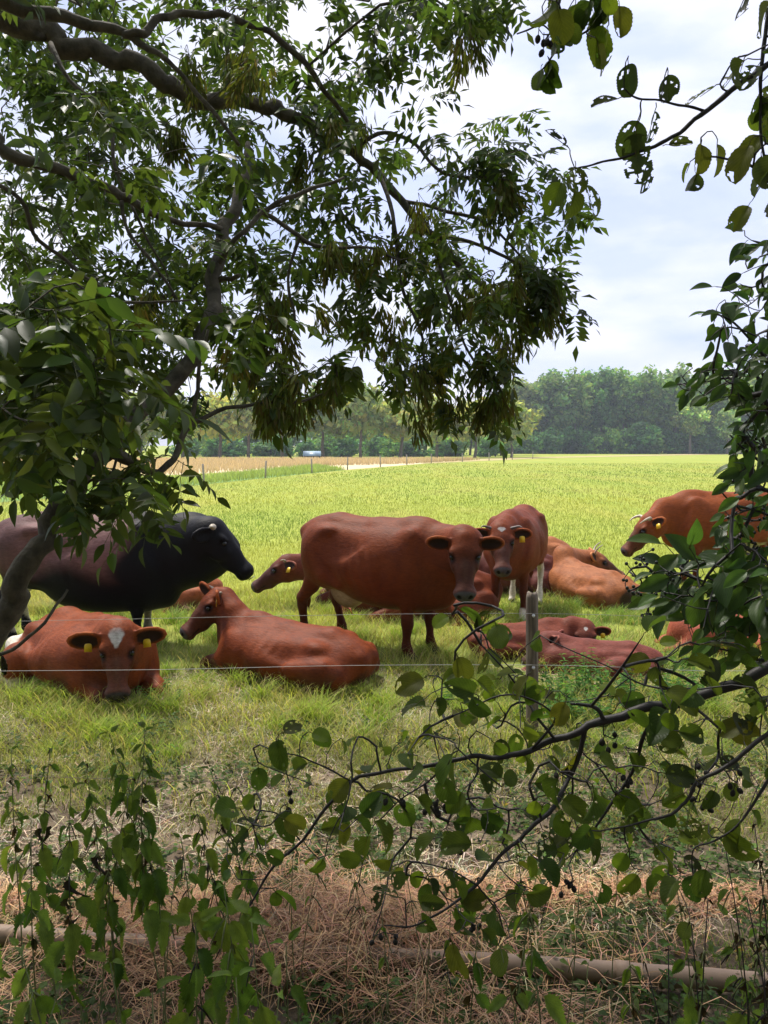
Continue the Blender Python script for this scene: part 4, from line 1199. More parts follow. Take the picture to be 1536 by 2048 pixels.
BSH = [single_leaf(.062 * s, .032 * s, P_BUSH, 10, 2, c, 600 + i, M_BUSH, 'leaf', stalk=.15, curl=cu, fold=.3, wave=.01)
       for i, (s, c, cu) in enumerate([(1, BUSH_C, .2), (.8, (.07, .14, .03), .3), (1.15, (.045, .09, .022), .15), (.65, (.08, .15, .03), .2), (.95, (.05, .10, .025), .4)])]
BSH_ME = [b.mesh('shrub_leaf', M_BUSH) for b in BSH]

BARK_ASH = simple_mat('ash_bark', (.085, .072, .050), .9, .65, 24, bmp=1.0, bd=.012)
BARK_ALD = simple_mat('alder_bark', (.020, .016, .015), .6, .35, 60, bmp=.4)
STEM_N = simple_mat('nettle_stem', (.13, .15, .05), .7, .3, 30)

def frame(d, up=(0, 0, 1), roll=0.0):
    x = Vector(d).normalized(); z = Vector(up) - x * x.dot(Vector(up))
    if z.length < 1e-4: z = Vector((1, 0, 0)) - x * x.x
    z.normalize(); y = z.cross(x)
    M = Matrix((x, y, z)).transposed()
    return M @ Matrix.Rotation(roll, 3, 'X')

class Plant:
    def __init__(s, name, label, cat, base, bark, group=None):
        s.root = empty(name, base); tag(s.root, label, cat, group); s.base = Vector(base)
        s.bark = bark; s.N = []; s.par = []; s.cnt = []; s.hand = []; s.leaves = []; s.tw = Bag(); s.twig_nodes = []
    def limb(s, pts, name='branch', sub=5, n=8, part=True, jitter=0.0):
        """pts: (u, v, depth, diameter in photo pixels) or (Vector, radius)"""
        P = []; R = []
        for q in pts:
            if isinstance(q[0], Vector): P.append(np.array(q[0])); R.append(q[1])
            else: P.append(np.array(at(q[0], q[1], q[2]))); R.append(q[3] / FPX * q[2] / 2)
        A = smooth_line(np.column_stack([P, R]), sub)
        P, R = A[:, :3], np.maximum(A[:, 3], .0008)
        k = np.arange(len(P))
        wob = np.stack([np.sin(k * .9 + P[0, 0] * 9), np.cos(k * .7 + 2), np.sin(k * 1.1 + 4)], 1) * (R * .35)[:, None] + rng.standard_normal(P.shape) * (R * .10)[:, None]
        P = P + wob
        V, F, u = tube(P, R * (1 + .06 * np.sin(k * 2.3)), n)
        B = Bag(); B.add(V - np.array(s.base), F, None, u)
        link(name, B.mesh(name, s.bark), s.root)
        i0 = len(s.N)
        for i, p in enumerate(P): s.N.append(p); s.par.append(i0 + i - 1 if i else -1); s.cnt.append(0); s.hand.append(True)
        return P
    def reach(s, T, maxd=1.2, steps=4, sag=.12, minr=.0011):
        """grow a twig from the nearest wood to T; returns its end direction"""
        A = np.asarray(s.N); T = np.asarray(T, float)
        dd = np.linalg.norm(A - T, axis=1)
        i = int(dd.argmin()); D = dd[i]
        if D > maxd: return None
        if D < .02: return np.array([0, 0, -1.0])
        a = A[i]; p = i; side = rng.standard_normal(3) * D * .10
        # leave the wood roughly along its own direction
        par = s.par[i]; t0 = (a - A[par]) if par >= 0 else (T - a)
        t0 = t0 / (np.linalg.norm(t0) + 1e-9) * D * .35
        for k in range(1, steps + 1):
            t = k / steps
            q = a * (1 - t) + T * t + t0 * (1 - t) * t * 1.4 + side * math.sin(math.pi * t) + np.array([0, 0, sag * D * math.sin(math.pi * t)])
            s.N.append(q); s.par.append(p); s.cnt.append(0); s.hand.append(False); p = len(s.N) - 1
        j = p
        while j >= 0:
            s.cnt[j] += 1; j = s.par[j]
        d = np.asarray(s.N[p]) - np.asarray(s.N[s.par[p]])
        return d / (np.linalg.norm(d) + 1e-9)
    def leaf(s, kind, i, pos, M, sc=1.0): s.leaves.append((kind, i, np.array(pos), np.array(M), sc))
    def finish(s, meshes, bags, parts_max=300, r0=.0012, pw=.42, stuff_names=None, bagmat=None):
        A = np.asarray(s.N); N = len(A); ch = {}
        for i in range(N):
            if not s.hand[i]:
                p = s.par[i]; r1 = min(.012, r0 * s.cnt[i] ** pw); rp = min(.012, r0 * max(s.cnt[i], s.cnt[p] if not s.hand[p] else s.cnt[i]) ** pw)
                V, F, u = tube([A[p], A[i]], [rp, r1], 4, False)
                s.tw.add(V - np.array(s.base), F, None, u)
        if s.tw.n:
            tag(link('twigs', s.tw.mesh('twigs', s.bark), s.root), kind='stuff')
        # nearest leaves are parts of their own, the rest one mass
        L = sorted(s.leaves, key=lambda l: np.linalg.norm(l[2] - np.array([0, 0, CAM_H])) + (50 if abs(l[2][0]) > l[2][1] * .52 + .05 or l[2][1] < 0 or (l[2][2] - CAM_H) > l[2][1] * .56 else 0))
        quota = {}; rest = {}
        for kind, i, pos, M, sc in L:
            quota[kind] = quota.get(kind, 0) + 1
            if quota[kind] <= parts_max:
                o = link({'ash': 'leaf', 'key': 'seed_bunch'}.get(kind, 'leaf'), meshes[kind][i % len(meshes[kind])], s.root)
                mm = Matrix(M.tolist()).to_4x4() @ Matrix.Scale(sc, 4)
                mm.translation = Vector(pos) - s.base; o.matrix_local = mm
            else:
                b = bags[kind][i % len(bags[kind])]
                B = rest.setdefault(kind, Bag())
                for v_, c_, u_ in [(np.concatenate(b.V), np.concatenate(b.C), np.concatenate(b.U))]:
                    B.add(v_ @ (M.T * sc) + (pos - np.array(s.base)), [np.concatenate(f) for f in b.F.values()], c_ * (1 + .18 * rng.standard_normal()), u_)
        for kind, B in rest.items():
            m_ = {'ash': M_ASH, 'key': M_KEY, 'ald': M_ALD, 'bush': M_BUSH, 'eat': M_ALD}[kind]
            tag(link({'ash': 'foliage', 'key': 'seed_bunches'}.get(kind, 'foliage'), B.mesh('foliage', m_), s.root), kind='stuff')

# ------------------------------------------------------------------ the ash tree that frames the view
ash = Plant('ash_tree', 'ash tree arching over the left of the view, with hanging seed bunches', 'tree', (-2.9, 2.6, 0), BARK_ASH)
VV = Vector
ash.limb([(VV((-2.9, 2.6, -.2)), .20), (VV((-2.85, 2.65, 1.2)), .17), (VV((-2.75, 2.7, 2.4)), .15), (VV((-2.7, 2.8, 3.6)), .13), (VV((-2.5, 2.7, 5.0)), .11), (VV((-2.3, 2.3, 6.6)), .07)], 'trunk', n=12)
stem = ash.limb([(VV((-2.75, 2.5, .25)), .085), (VV((-2.3, 2.3, .55)), .075), (-130, 1400, 2.2, 68), (0, 1235, 2.2, 56), (58, 1130, 2.2, 46), (100, 1050, 2.25, 40), (148, 980, 2.3, 37), (215, 895, 2.35, 34), (318, 792, 2.5, 32), (395, 700, 2.6, 32), (424, 620, 2.7, 29),
          (432, 545, 2.8, 28), (448, 460, 2.9, 26), (474, 400, 3.0, 22), (492, 340, 3.1, 16), (497, 285, 3.2, 10)], 'trunk', n=12)
T2 = VV((-2.7, 2.8, 3.55))
ash.limb([(T2, .10), (-130, -15, 3.2, 56), (0, 32, 3.2, 48), (90, 66, 3.25, 44), (165, 105, 3.3, 38), (260, 118, 3.3, 34), (330, 165, 3.35, 34), (410, 200, 3.4, 30), (520, 208, 3.5, 26), (560, 220, 3.5, 26), (620, 254, 3.6, 22), (690, 298, 3.6, 20),
          (745, 335, 3.6, 17), (800, 400, 3.6, 16), (865, 470, 3.5, 14), (935, 545, 3.5, 11), (1010, 605, 3.4, 8), (1085, 650, 3.4, 5)], n=10)
ash.limb([(VV((-2.72, 2.8, 3.7)), .06), (-110, 0, 2.9, 28), (0, 8, 2.9, 26), (120, 34, 2.95, 24), (230, 60, 3.0, 18), (300, 98, 3.0, 12), (350, 135, 3.0, 9), (410, 205, 3.0, 9), (480, 290, 3.0, 7)])
ash.limb([(250, 68, 3.0, 15), (285, 66, 3.0, 16), (320, 38, 3.05, 15), (365, 28, 3.1, 15), (440, 32, 3.15, 14), (520, 56, 3.2, 12), (590, 105, 3.25, 12), (650, 180, 3.3, 10), (700, 250, 3.4, 8)])
ash.limb([(VV((-2.78, 2.75, 2.9)), .05), (-100, 262, 2.6, 28), (0, 300, 2.6, 25), (110, 338, 2.65, 22), (200, 372, 2.7, 19), (250, 394, 2.7, 18), (310, 430, 2.75, 13), (370, 446, 2.8, 11), (446, 457, 2.88, 10)])
ash.limb([(432, 530, 2.8, 12), (480, 470, 2.75, 10), (520, 430, 2.8, 9), (560, 402, 2.8, 9), (620, 380, 2.85, 8), (690, 355, 2.9, 5)])
ash.limb([(515, 418, 3.0, 9), (560, 445, 3.0, 9), (600, 474, 3.0, 9), (640, 494, 3.0, 8), (735, 496, 3.05, 5), (800, 520, 3.1, 4)])
ash.limb([(235, 905, 2.35, 26), (300, 945, 2.4, 16), (345, 920, 2.45, 14), (380, 852, 2.5, 12), (440, 822, 2.55, 9), (520, 806, 2.6, 7), (600, 803, 2.7, 6), (680, 775, 2.8, 4)])
ash.limb([(380, 852, 2.5, 11), (392, 800, 2.5, 9), (398, 740, 2.5, 8), (415, 660, 2.5, 6)])
ash.limb([(100, 85, 3.1, 9), (140, 160, 3.0, 8), (200, 212, 3.0, 9), (222, 262, 2.95, 8), (232, 340, 2.9, 7), (250, 385, 2.9, 6)])
ash.limb([(245, 400, 2.7, 8), (250, 450, 2.7, 7), (300, 520, 2.7, 7), (330, 560, 2.7, 6), (355, 600, 2.7, 4)])
ash.limb([(262, 405, 2.75, 6), (290, 470, 2.75, 5), (330, 540, 2.8, 4), (350, 600, 2.8, 3)])
ash.limb([(-40, 350, 2.3, 9), (40, 400, 2.3, 9), (70, 470, 2.35, 8), (130, 520, 2.4, 8), (200, 575, 2.4, 7), (250, 605, 2.45, 6), (380, 600, 2.5, 4)])
ash.limb([(430, 560, 2.8, 12), (455, 557, 2.78, 10), (480, 552, 2.75, 8)])
ash.limb([(700, 300, 3.6, 9), (770, 265, 3.4, 8), (830, 290, 3.35, 7), (885, 345, 3.3, 6), (960, 355, 3.3, 5), (1045, 362, 3.3, 4)])
ash.limb([(800, 400, 3.6, 8), (880, 418, 3.5, 7), (960, 440, 3.4, 7), (1000, 470, 3.35, 5), (1070, 540, 3.3, 4)])
ash.limb([(865, 470, 3.5, 8), (960, 490, 3.4, 7), (1040, 530, 3.3, 6), (1110, 560, 3.2, 5)])
ash.limb([(760, 350, 3.6, 9), (790, 450, 3.4, 8), (800, 560, 3.3, 7), (840, 660, 3.2, 6), (850, 740, 3.1, 5)])
ash.limb([(865, 480, 3.5, 7), (900, 600, 3.3, 6), (930, 690, 3.2, 5), (975, 760, 3.1, 4)])
ash.limb([(600, 474, 3.0, 7), (575, 560, 3.0, 6), (590, 640, 3.0, 5), (560, 720, 2.95, 4)])
ash.limb([(-60, 1330, 2.0, 9), (10, 1305, 2.0, 8), (70, 1265, 2.0, 7), (110, 1215, 2.05, 6), (135, 1180, 2.1, 4)])
for q in ([(-2.7, 2.8, 3.6), (-2.2, 1.6, 4.4), (-1.4, .3, 4.9), (-.4, -1.2, 5.0)], [(-2.6, 2.75, 4.3), (-1.6, 2.0, 5.2), (-.2, 1.6, 5.7), (1.4, 1.2, 5.6), (2.8, .6, 5.2)],
          [(-2.4, 2.5, 5.8), (-1.6, 1.2, 6.4), (-.4, 0, 6.7), (1.2, -1.2, 6.4)], [(-2.7, 2.7, 3.8), (-3.2, 1.4, 4.5), (-3.8, -.2, 4.8), (-4.0, -1.8, 4.6)]):
    ash.limb([(VV(p), .06 - .013 * k) for k, p in enumerate(q)], n=7)

def leaf_group(T, k=4, spread=.10, scale=1.0, down=.55):
    d = ash.reach(T)
    if d is None: return
    for j in range(k):
        a = rng.random() * 6.283
        v = np.array([math.cos(a), math.sin(a), 0]) * 1.0 + d * .5 + np.array([0, 0, -down + rng.normal(0, .42)])
        M = frame(v, (rng.normal(0, .35), rng.normal(0, .35), 1), rng.normal(0, .3))
        off = np.array(M @ Vector((0, 0, 0)))
        ash.leaf('ash', int(rng.integers(0, 100)), np.asarray(T) + d * rng.normal(0, .02), M, scale * rng.uniform(.75, 1.1))

GRID = """
8888578887778775000
8888457667555662000
7876435643675410000
7887765322256310000
6787655212652213200
6777666444665547641
7777777655665556551
8888777656665555652
8888876665555566672
9988866765456665672
9987755663256665561
9988764341126676330
9998543175415666100
9997542040003555100
7665420000000000000
1023420000000000000
0002210000000000000
0010000000000000000
1010000000000000000
1000000000000000000
""".split()
T_ = []
for r_, row in enumerate(GRID):
    for c_, ch_ in enumerate(row):
        dn = int(ch_)
        k = rng.poisson(dn * ((.31 if c_ < 8 else .22) if r_ < 9 else (.32 if c_ < 7 else .20)))
        for _ in range(k):
            u = (c_ + rng.random()) * 64; v = (r_ + rng.random()) * 64
            if u > 850: u -= (u - 850) * .17
            if 11 <= r_ <= 13 and 8 <= c_ <= 13 and rng.random() < .45: continue
            if r_ >= 14: Y = rng.uniform(2.0, 2.6)
            elif c_ <= 4 and r_ >= 9: Y = rng.uniform(2.4, 3.8) if rng.random() < .75 else rng.uniform(1.5, 2.3)
            elif c_ <= 8: Y = rng.uniform(3.3, 4.9) if rng.random() < .92 else rng.uniform(2.2, 3.1)
            else: Y = rng.uniform(3.1, 4.5)
            T_.append((u, v - (34 if r_ < 10 or c_ < 6 else 66), Y))
T_.sort(key=lambda t: abs(t[2] - 3.1))
for u, v, Y in T_:
    leaf_group(at(u, v, Y), int(rng.integers(4, 8)) if v < 850 else int(rng.integers(2, 4)), scale=.98)
# seed bunches
for (u, v, n, Y) in [(545, 790, 7, 2.65), (650, 755, 4, 2.75), (820, 740, 4, 3.1), (850, 790, 4, 3.1), (975, 740, 5, 3.1), (1000, 785, 6, 3.1), (945, 800, 3, 3.1), (870, 690, 4, 3.2), (1010, 640, 4, 3.3), (1080, 530, 5, 3.2),
                     (1090, 600, 4, 3.2), (1010, 345, 5, 3.3), (840, 410, 4, 3.5), (815, 455, 5, 3.4), (740, 480, 4, 3.2), (560, 620, 5, 3.0), (535, 670, 5, 3.0), (600, 590, 3, 3.0), (485, 100, 5, 3.1), (410, 95, 3, 3.1), (500, 130, 3, 3.2),
                     (180, 190, 3, 3.0), (340, 240, 4, 3.2), (300, 560, 3, 2.7), (700, 240, 4, 3.5), (760, 620, 4, 3.2), (680, 470, 3, 3.0), (620, 300, 2, 3.5), (930, 60, 4, 3.3), (960, 560, 4, 3.3), (890, 560, 3, 3.3), (500, 680, 4, 2.9)]:
    for _ in range(n):
        T = at(u + rng.normal(0, 26), v - (22 if v > 700 else 0) + rng.normal(0, 18), Y + rng.normal(0, .08))
        if ash.reach(T) is None: continue
        ash.leaf('key', int(rng.integers(0, 100)), T, Matrix.Rotation(rng.random() * 6.28, 3, 'Z') @ Matrix.Rotation(rng.normal(0, .25), 3, 'Y'), rng.uniform(.9, 1.25))
for (u, v, n, Y) in [(545, 790, 4, 2.7), (655, 760, 3, 2.8), (690, 770, 2, 2.8), (830, 730, 3, 3.1), (975, 740, 4, 3.1), (990, 770, 2, 3.1), (1090, 560, 5, 3.2), (1090, 630, 4, 3.2), (1000, 340, 8, 3.3), (1040, 420, 5, 3.3), (960, 30, 6, 3.3)]:
    for _ in range(n): leaf_group(at(u + rng.normal(0, 32), v - 44 + rng.normal(0, 22), Y), 3, scale=.85, down=.8)
# unseen part of the crown overhead and behind, added to shade the foreground
kk = 0
while kk < 850:
    P = np.array([rng.uniform(-5.5, 4.2), rng.uniform(-4, 5.6), rng.uniform(3.3, 7.8)])
    if P[1] > 0 and (P[2] - CAM_H) < P[1] * .62 + .35: continue
    kk += 1
    a = rng.random() * 6.28
    for j in range(5):
        v = rng.standard_normal(3) + np.array([0, 0, -.5])
        ash.leaf('ash', int(rng.integers(0, 100)), P + rng.standard_normal(3) * .12, frame(v, (rng.normal(0, .4), rng.normal(0, .4), 1), rng.normal(0, .3)), 1.5)
ash.finish({'ash': ASH_ME, 'key': KEY_ME}, {'ash': ASH_LO, 'key': KEYS})

# ------------------------------------------------------------------ the alder on the right
ald = Plant('alder_tree', 'alder with long low branches reaching in from the right, round leaves and cones', 'tree', (2.2, 1.5, 0), BARK_ALD)
ald.limb([(VV((2.2, 1.5, -.2)), .10), (VV((2.15, 1.5, 1.0)), .085), (VV((2.0, 1.55, 2.0)), .07), (VV((1.8, 1.5, 3.1)), .05), (VV((1.6, 1.5, 4.2)), .03)], 'trunk', n=10)
D = 1.75
A1 = ald.limb([(VV((2.12, 1.55, 1.35)), .03), (1720, 1250, D, 30), (1536, 1335, D, 25), (1430, 1385, D, 23), (1300, 1415, D, 20), (1210, 1442, D, 18), (1130, 1472, D, 15), (1060, 1500, D, 13), (1000, 1514, D, 11), (930, 1514, D, 10), (870, 1530, D, 9), (790, 1540, D, 8),
          (720, 1555, D, 8), (665, 1600, D, 7), (605, 1680, D, 6), (548, 1732, D, 6), (500, 1810, D, 4)])
ald.limb([(1172, 1458, D, 11), (1150, 1530, D, 10), (1115, 1600, D - .05, 10), (1060, 1660, D - .1, 9), (1010, 1702, D - .1, 8), (950, 1772, D - .12, 7), (885, 1822, D - .15, 5), (825, 1852, D - .15, 4), (768, 1850, D - .15, 3)])
ald.limb([(1312, 1414, D, 11), (1290, 1470, D, 9), (1262, 1545, D + .05, 8), (1205, 1635, D + .05, 6), (1150, 1705, D + .05, 4)])
ald.limb([(VV((2.15, 1.5, 1.1)), .018), (1720, 1370, D - .1, 13), (1536, 1468, D - .1, 10), (1460, 1530, D - .1, 9), (1395, 1562, D - .1, 8), (1372, 1605, D - .1, 7), (1330, 1632, D - .1, 6), (1262, 1650, D - .1, 4), (1200, 1662, D - .1, 3)])
ald.limb([(1600, 1500, D - .1, 8), (1536, 1562, D - .1, 7), (1485, 1640, D - .1, 5), (1430, 1682, D - .1, 4), (1385, 1702, D - .1, 3), (1392, 1790, D - .1, 3)])
ald.limb([(1212, 1440, D, 10), (1182, 1412, D, 8), (1140, 1408, D, 5)])
ald.limb([(1116, 1482, D, 6), (1085, 1450, D, 6), (1050, 1395, D + .05, 5), (1010, 1340, D + .05, 4), (962, 1290, D + .05, 3)])
ald.limb([(1062, 1500, D, 6), (1110, 1438, D - .03, 5), (1060, 1398, D - .05, 4), (1000, 1392, D - .05, 4), (905, 1432, D - .05, 3)])
ald.limb([(905, 1520, D, 5), (860, 1560, D, 4), (800, 1600, D, 3), (760, 1640, D, 3)])
ald.limb([(1380, 1385, D, 7), (1290, 1370, D + .1, 4), (1210, 1330, D + .1, 3)])
ald.limb([(700, 1560, D, 4), (640, 1530, D, 4), (590, 1510, D, 3), (555, 1505, D, 2)])
ald.limb([(600, 1680, D, 4), (560, 1630, D, 3), (510, 1620, D, 3)])
ald.limb([(955, 1770, D - .12, 4), (900, 1740, D - .1, 3), (840, 1725, D - .1, 3)])
E_ = 1.65
ald.limb([(VV((1.75, 1.5, 3.2)), .02), (1700, 60, E_, 15), (1545, 125, E_, 12), (1480, 168, E_, 11), (1400, 232, E_, 9), (1352, 270, E_, 8), (1300, 296, E_, 7), (1240, 316, E_, 5), (1185, 329, E_, 4), (1150, 338, E_, 3)])
ald.limb([(1412, 222, E_, 6), (1370, 212, E_, 5), (1310, 200, E_, 4), (1272, 196, E_, 4), (1248, 178, E_, 3)])
ald.limb([(VV((1.8, 1.55, 2.9)), .012), (1640, 330, E_, 7), (1536, 346, E_, 6), (1490, 325, E_, 5), (1440, 316, E_, 4), (1405, 310, E_, 3)])
ald.limb([(VV((1.7, 1.5, 3.5)), .02), (1500, -130, E_, 12), (1250, -90, E_, 9), (1140, -40, E_, 6), (1112, 20, E_, 5), (1082, 48, E_, 4), (1034, 68, E_, 3)])
ald.limb([(1240, -95, E_, 7), (1215, -30, E_, 5), (1200, 40, E_, 4), (1120, 95, E_, 4), (1085, 140, E_, 3)])
ald.limb([(1620, -100, E_, 10), (1545, 0, E_, 9), (1525, 120, E_, 8), (1520, 230, E_, 6), (1530, 330, E_, 5)])

def ald_leaf(T, kind='ald', sc=1.0, v=None):
    d = ald.reach(T, .6, 3, .05)
    if d is None: d = np.array([-1, 0, 0])
    if v is None:
        a = rng.random() * 6.283
        v = np.array([math.cos(a), math.sin(a) * .6, 0]) * .9 + d * .5 + np.array([0, 0, -.35 + rng.normal(0, .4)])
    # blades turn partly toward the viewer, as they hang
    M = frame(v, (rng.normal(0, .6), -.5 + rng.normal(0, .6), .75), rng.normal(0, .5))
    ald.leaf(kind, int(rng.integers(0, 100)), T, M, sc * rng.uniform(.85, 1.15))
AG = {19: {14: 2, 15: 2}, 20: {14: 1, 15: 2, 16: 1, 20: 2, 21: 2, 22: 2, 23: 2}, 21: {13: 2, 14: 3, 15: 3, 16: 3, 17: 2, 19: 2, 20: 3, 21: 2, 22: 3, 23: 3},
      22: {13: 3, 14: 4, 15: 3, 16: 3, 17: 2, 18: 1, 19: 2, 20: 3, 21: 2, 22: 2, 23: 2}, 23: {8: 3, 9: 2, 10: 1, 11: 1, 12: 2, 13: 3, 14: 3, 15: 2, 16: 2, 17: 2, 18: 2, 19: 2, 20: 2, 21: 2, 22: 2, 23: 2},
      24: {8: 2, 9: 1, 10: 1, 11: 3, 12: 2, 13: 2, 14: 2, 15: 2, 16: 1, 17: 2, 18: 3, 19: 2, 20: 2, 21: 2, 22: 2, 23: 2}, 25: {7: 2, 8: 1, 9: 1, 10: 3, 11: 2, 12: 1, 13: 1, 14: 2, 15: 2, 16: 2, 17: 3, 18: 2, 19: 2, 20: 2, 21: 2, 22: 1, 23: 1},
      26: {8: 2, 9: 1, 10: 2, 11: 1, 12: 1, 13: 2, 14: 1, 15: 1, 16: 3, 17: 3, 18: 3, 19: 2, 20: 2, 21: 1, 22: 1}, 27: {8: 1, 12: 3, 13: 2, 14: 2, 15: 1, 16: 2, 17: 1, 18: 1, 20: 1, 21: 2, 22: 1}, 28: {12: 1, 13: 2, 14: 2, 15: 2, 16: 1, 21: 1}, 29: {14: 2, 15: 1, 16: 1}}
for r_, row in AG.items():
    for c_, k in row.items():
        for _ in range(k + (1 if rng.random() < .5 else 0)):
            ald_leaf(at((c_ + rng.random()) * 64, (r_ + rng.random()) * 64 - 10, D + rng.normal(-.02, .10)), 'ald' if rng.random() < .85 else 'eat')
for (u, v, k, dx, dy) in [(1257, 112, 'eat', 0, -1), (1335, 135, 'eat', .1, -1), (1440, 168, 'eat', -.6, -.3), (1250, 195, 'eat', -1, -.2), (1312, 205, 'eat', 0, -1), (1282, 222, 'eat', -.3, -1), (1272, 250, 'eat', 0, -1), (1140, 300, 'eat', -.6, .6), (1150, 322, 'eat', 0, -.4),
                          (1130, 352, 'ald', -.5, -1), (1165, 355, 'eat', .5, -1), (1148, 372, 'ald', 0, -1), (1270, 300, 'eat', 0, -.7), (1325, 292, 'eat', .9, .1), (1293, 318, 'eat', 0, -1), (1402, 275, 'ald', 0, -1), (1432, 272, 'ald', .3, -1), (1385, 320, 'ald', -.7, -1), (1396, 335, 'ald', -.2, -1)]:
    ald_leaf(at(u, v, E_), k, 1.0, v=(dx, rng.normal(0, .15), dy))
for _ in range(24): ald_leaf(at(rng.uniform(1095, 1240), rng.uniform(-30, 85), E_ + rng.normal(0, .06)), 'ald', 1.0, (rng.normal(0, .5), 0, -1))
for _ in range(5): ald_leaf(at(rng.uniform(1050, 1115), rng.uniform(110, 145), E_), 'ald', .9, (rng.normal(0, .4), 0, -1))
for _ in range(48): ald_leaf(at(rng.uniform(1492, 1640), rng.uniform(-40, 430), E_ + rng.normal(0, .08)), 'ald' if rng.random() < .6 else 'eat', 1.05, (rng.normal(-.2, .6), 0, -1))
# little cones in clusters
CONE = simple_mat('alder_cone', (.018, .014, .012), .8, .4, 300)
def cone_mesh():
    B = Bag()
    V, F, u = tube([(0, 0, 0), (0, 0, -.003), (0, 0, -.008), (0, 0, -.013), (0, 0, -.016)], [.001, .0045, .0058, .0045, .001], 8); B.add(V, F)
    V, F, u = tube([(0, 0, .012), (0, 0, 0)], [.0008, .0008], 4, False); B.add(V, F)
    return B.mesh('cone', CONE)
cone_me = cone_mesh()
for (u, v, n) in [(875, 1610, 6), (1000, 1640, 3), (795, 1600, 4), (900, 1690, 4), (1250, 1560, 5), (1210, 1480, 5), (1400, 1560, 6), (1410, 1590, 4), (770, 1870, 4), (945, 1850, 4), (1130, 1780, 4), (585, 1590, 3), (1140, 1540, 3), (1380, 1790, 4), (1100, 95, 3), (1080, 80, 3), (1480, 1560, 4)]:
    for _ in range(n):
        T = at(u + rng.normal(0, 13), v + rng.normal(0, 13), D); ald.reach(T + Vector((0, 0, .012)), .6, 2, 0)
        link('cone', cone_me, ald.root, loc=T - ald.base, rot=(rng.normal(0, .4), rng.normal(0, .4), 0), sc=(1.1,) * 3)
ald.finish({'ald': ALD_ME, 'eat': ALDH_ME}, {'ald': ALD, 'eat': ALDH})

# ------------------------------------------------------------------ dense shrub at the right edge, with a spray of berries
bs = Plant('dogwood_shrub', 'dense green shrub down the right edge with a spray of small dark berries', 'shrub', (1.75, 2.1, 0), BARK_ALD)
S_ = 2.0
bs.limb([(VV((1.75, 2.1, -.1)), .03), (1850, 1500, S_, 28), (1700, 1250, S_, 22), (1600, 1000, S_, 18), (1560, 800, S_, 14), (1560, 620, S_, 9), (1540, 500, S_, 5)], 'stem')
bs.limb([(VV((1.75, 2.1, .0)), .03), (1760, 1400, S_, 18), (1640, 1280, S_, 14), (1536, 1250, S_, 9), (1440, 1180, S_, 6), (1370, 1150, S_, 5), (1310, 1145, S_, 3)])
bs.limb([(1620, 1050, S_, 10), (1536, 830, S_, 7), (1470, 760, S_, 5), (1400, 765, S_, 4), (1340, 770, S_, 3)])
bs.limb([(1600, 1000, S_, 10), (1530, 930, S_, 7), (1490, 900, S_, 5), (1460, 870, S_, 3)])
bs.limb([(1570, 780, S_, 8), (1510, 690, S_, 6), (1460, 640, S_, 4), (1420, 625, S_, 3)])
bs.limb([(1640, 1280, S_, 9), (1540, 1320, S_, 7), (1450, 1300, S_, 4), (1400, 1290, S_, 3)])
bs.limb([(1610, 1100, S_, 8), (1536, 1030, S_, 6), (1470, 1010, S_, 4), (1440, 980, S_, 3)])
for (u0, u1, v0, v1, n, sc) in [(1485, 1600, 460, 560, 16, .9), (1420, 1600, 560, 700, 42, .9), (1440, 1600, 700, 800, 44, .9), (1345, 1480, 735, 800, 22, .75), (1470, 1600, 800, 900, 36, .95), (1455, 1600, 880, 1010, 44, 1.0), (1440, 1600, 1000, 1110, 44, 1.05),
                                (1330, 1600, 1090, 1220, 70, 1.3), (1380, 1600, 1200, 1330, 52, 1.2), (1300, 1400, 1130, 1200, 10, 1.25)]:
    for _ in range(int(n * 1.35)):
        u = u0 + (u1 - u0) * (1 - rng.random() ** 1.3) if rng.random() < .7 else rng.uniform(u0, u1)
        T = at(u, rng.uniform(v0, v1), S_ + rng.normal(0, .12))
        d = bs.reach(T, .7, 3, .05)
        if d is None: continue
        v = np.array([-.55 + rng.normal(0, .6), rng.normal(0, .4), -.35 + rng.normal(0, .45)]) + d * .4
        bs.leaf('bush', int(rng.integers(0, 100)), T, frame(v, (rng.normal(0, .5), -.6 + rng.normal(0, .4), .8), rng.normal(0, .3)), sc * rng.uniform(.8, 1.15))
BERRY = simple_mat('dark_berry', (.015, .022, .012), .25, .2, 100)
V, F, u = tube([(0, 0, -.0042), (0, 0, -.003), (0, 0, 0), (0, 0, .003), (0, 0, .0042)], [.0004, .0030, .0042, .003, .0004], 8)
berry_me = mesh_np('berry', V, F, BERRY, True)
for _ in range(58):
    a = rng.random() * 6.28; r_ = rng.random() ** .5
    T = at(1305 + math.cos(a) * r_ * 62, 1165 + math.sin(a) * r_ * 70, S_ + rng.normal(0, .03))
    if bs.reach(T, .5, 3, .02) is None: continue
    link('berry', berry_me, bs.root, loc=T - bs.base, sc=(1.15,) * 3)
for _ in range(20):
    T = at(rng.uniform(1455, 1530), rng.uniform(870, 1090), S_ - .08); bs.reach(T, .5, 3, .02); link('berry', berry_me, bs.root, loc=T - bs.base)
bs.finish({'bush': BSH_ME}, {'bush': BSH})
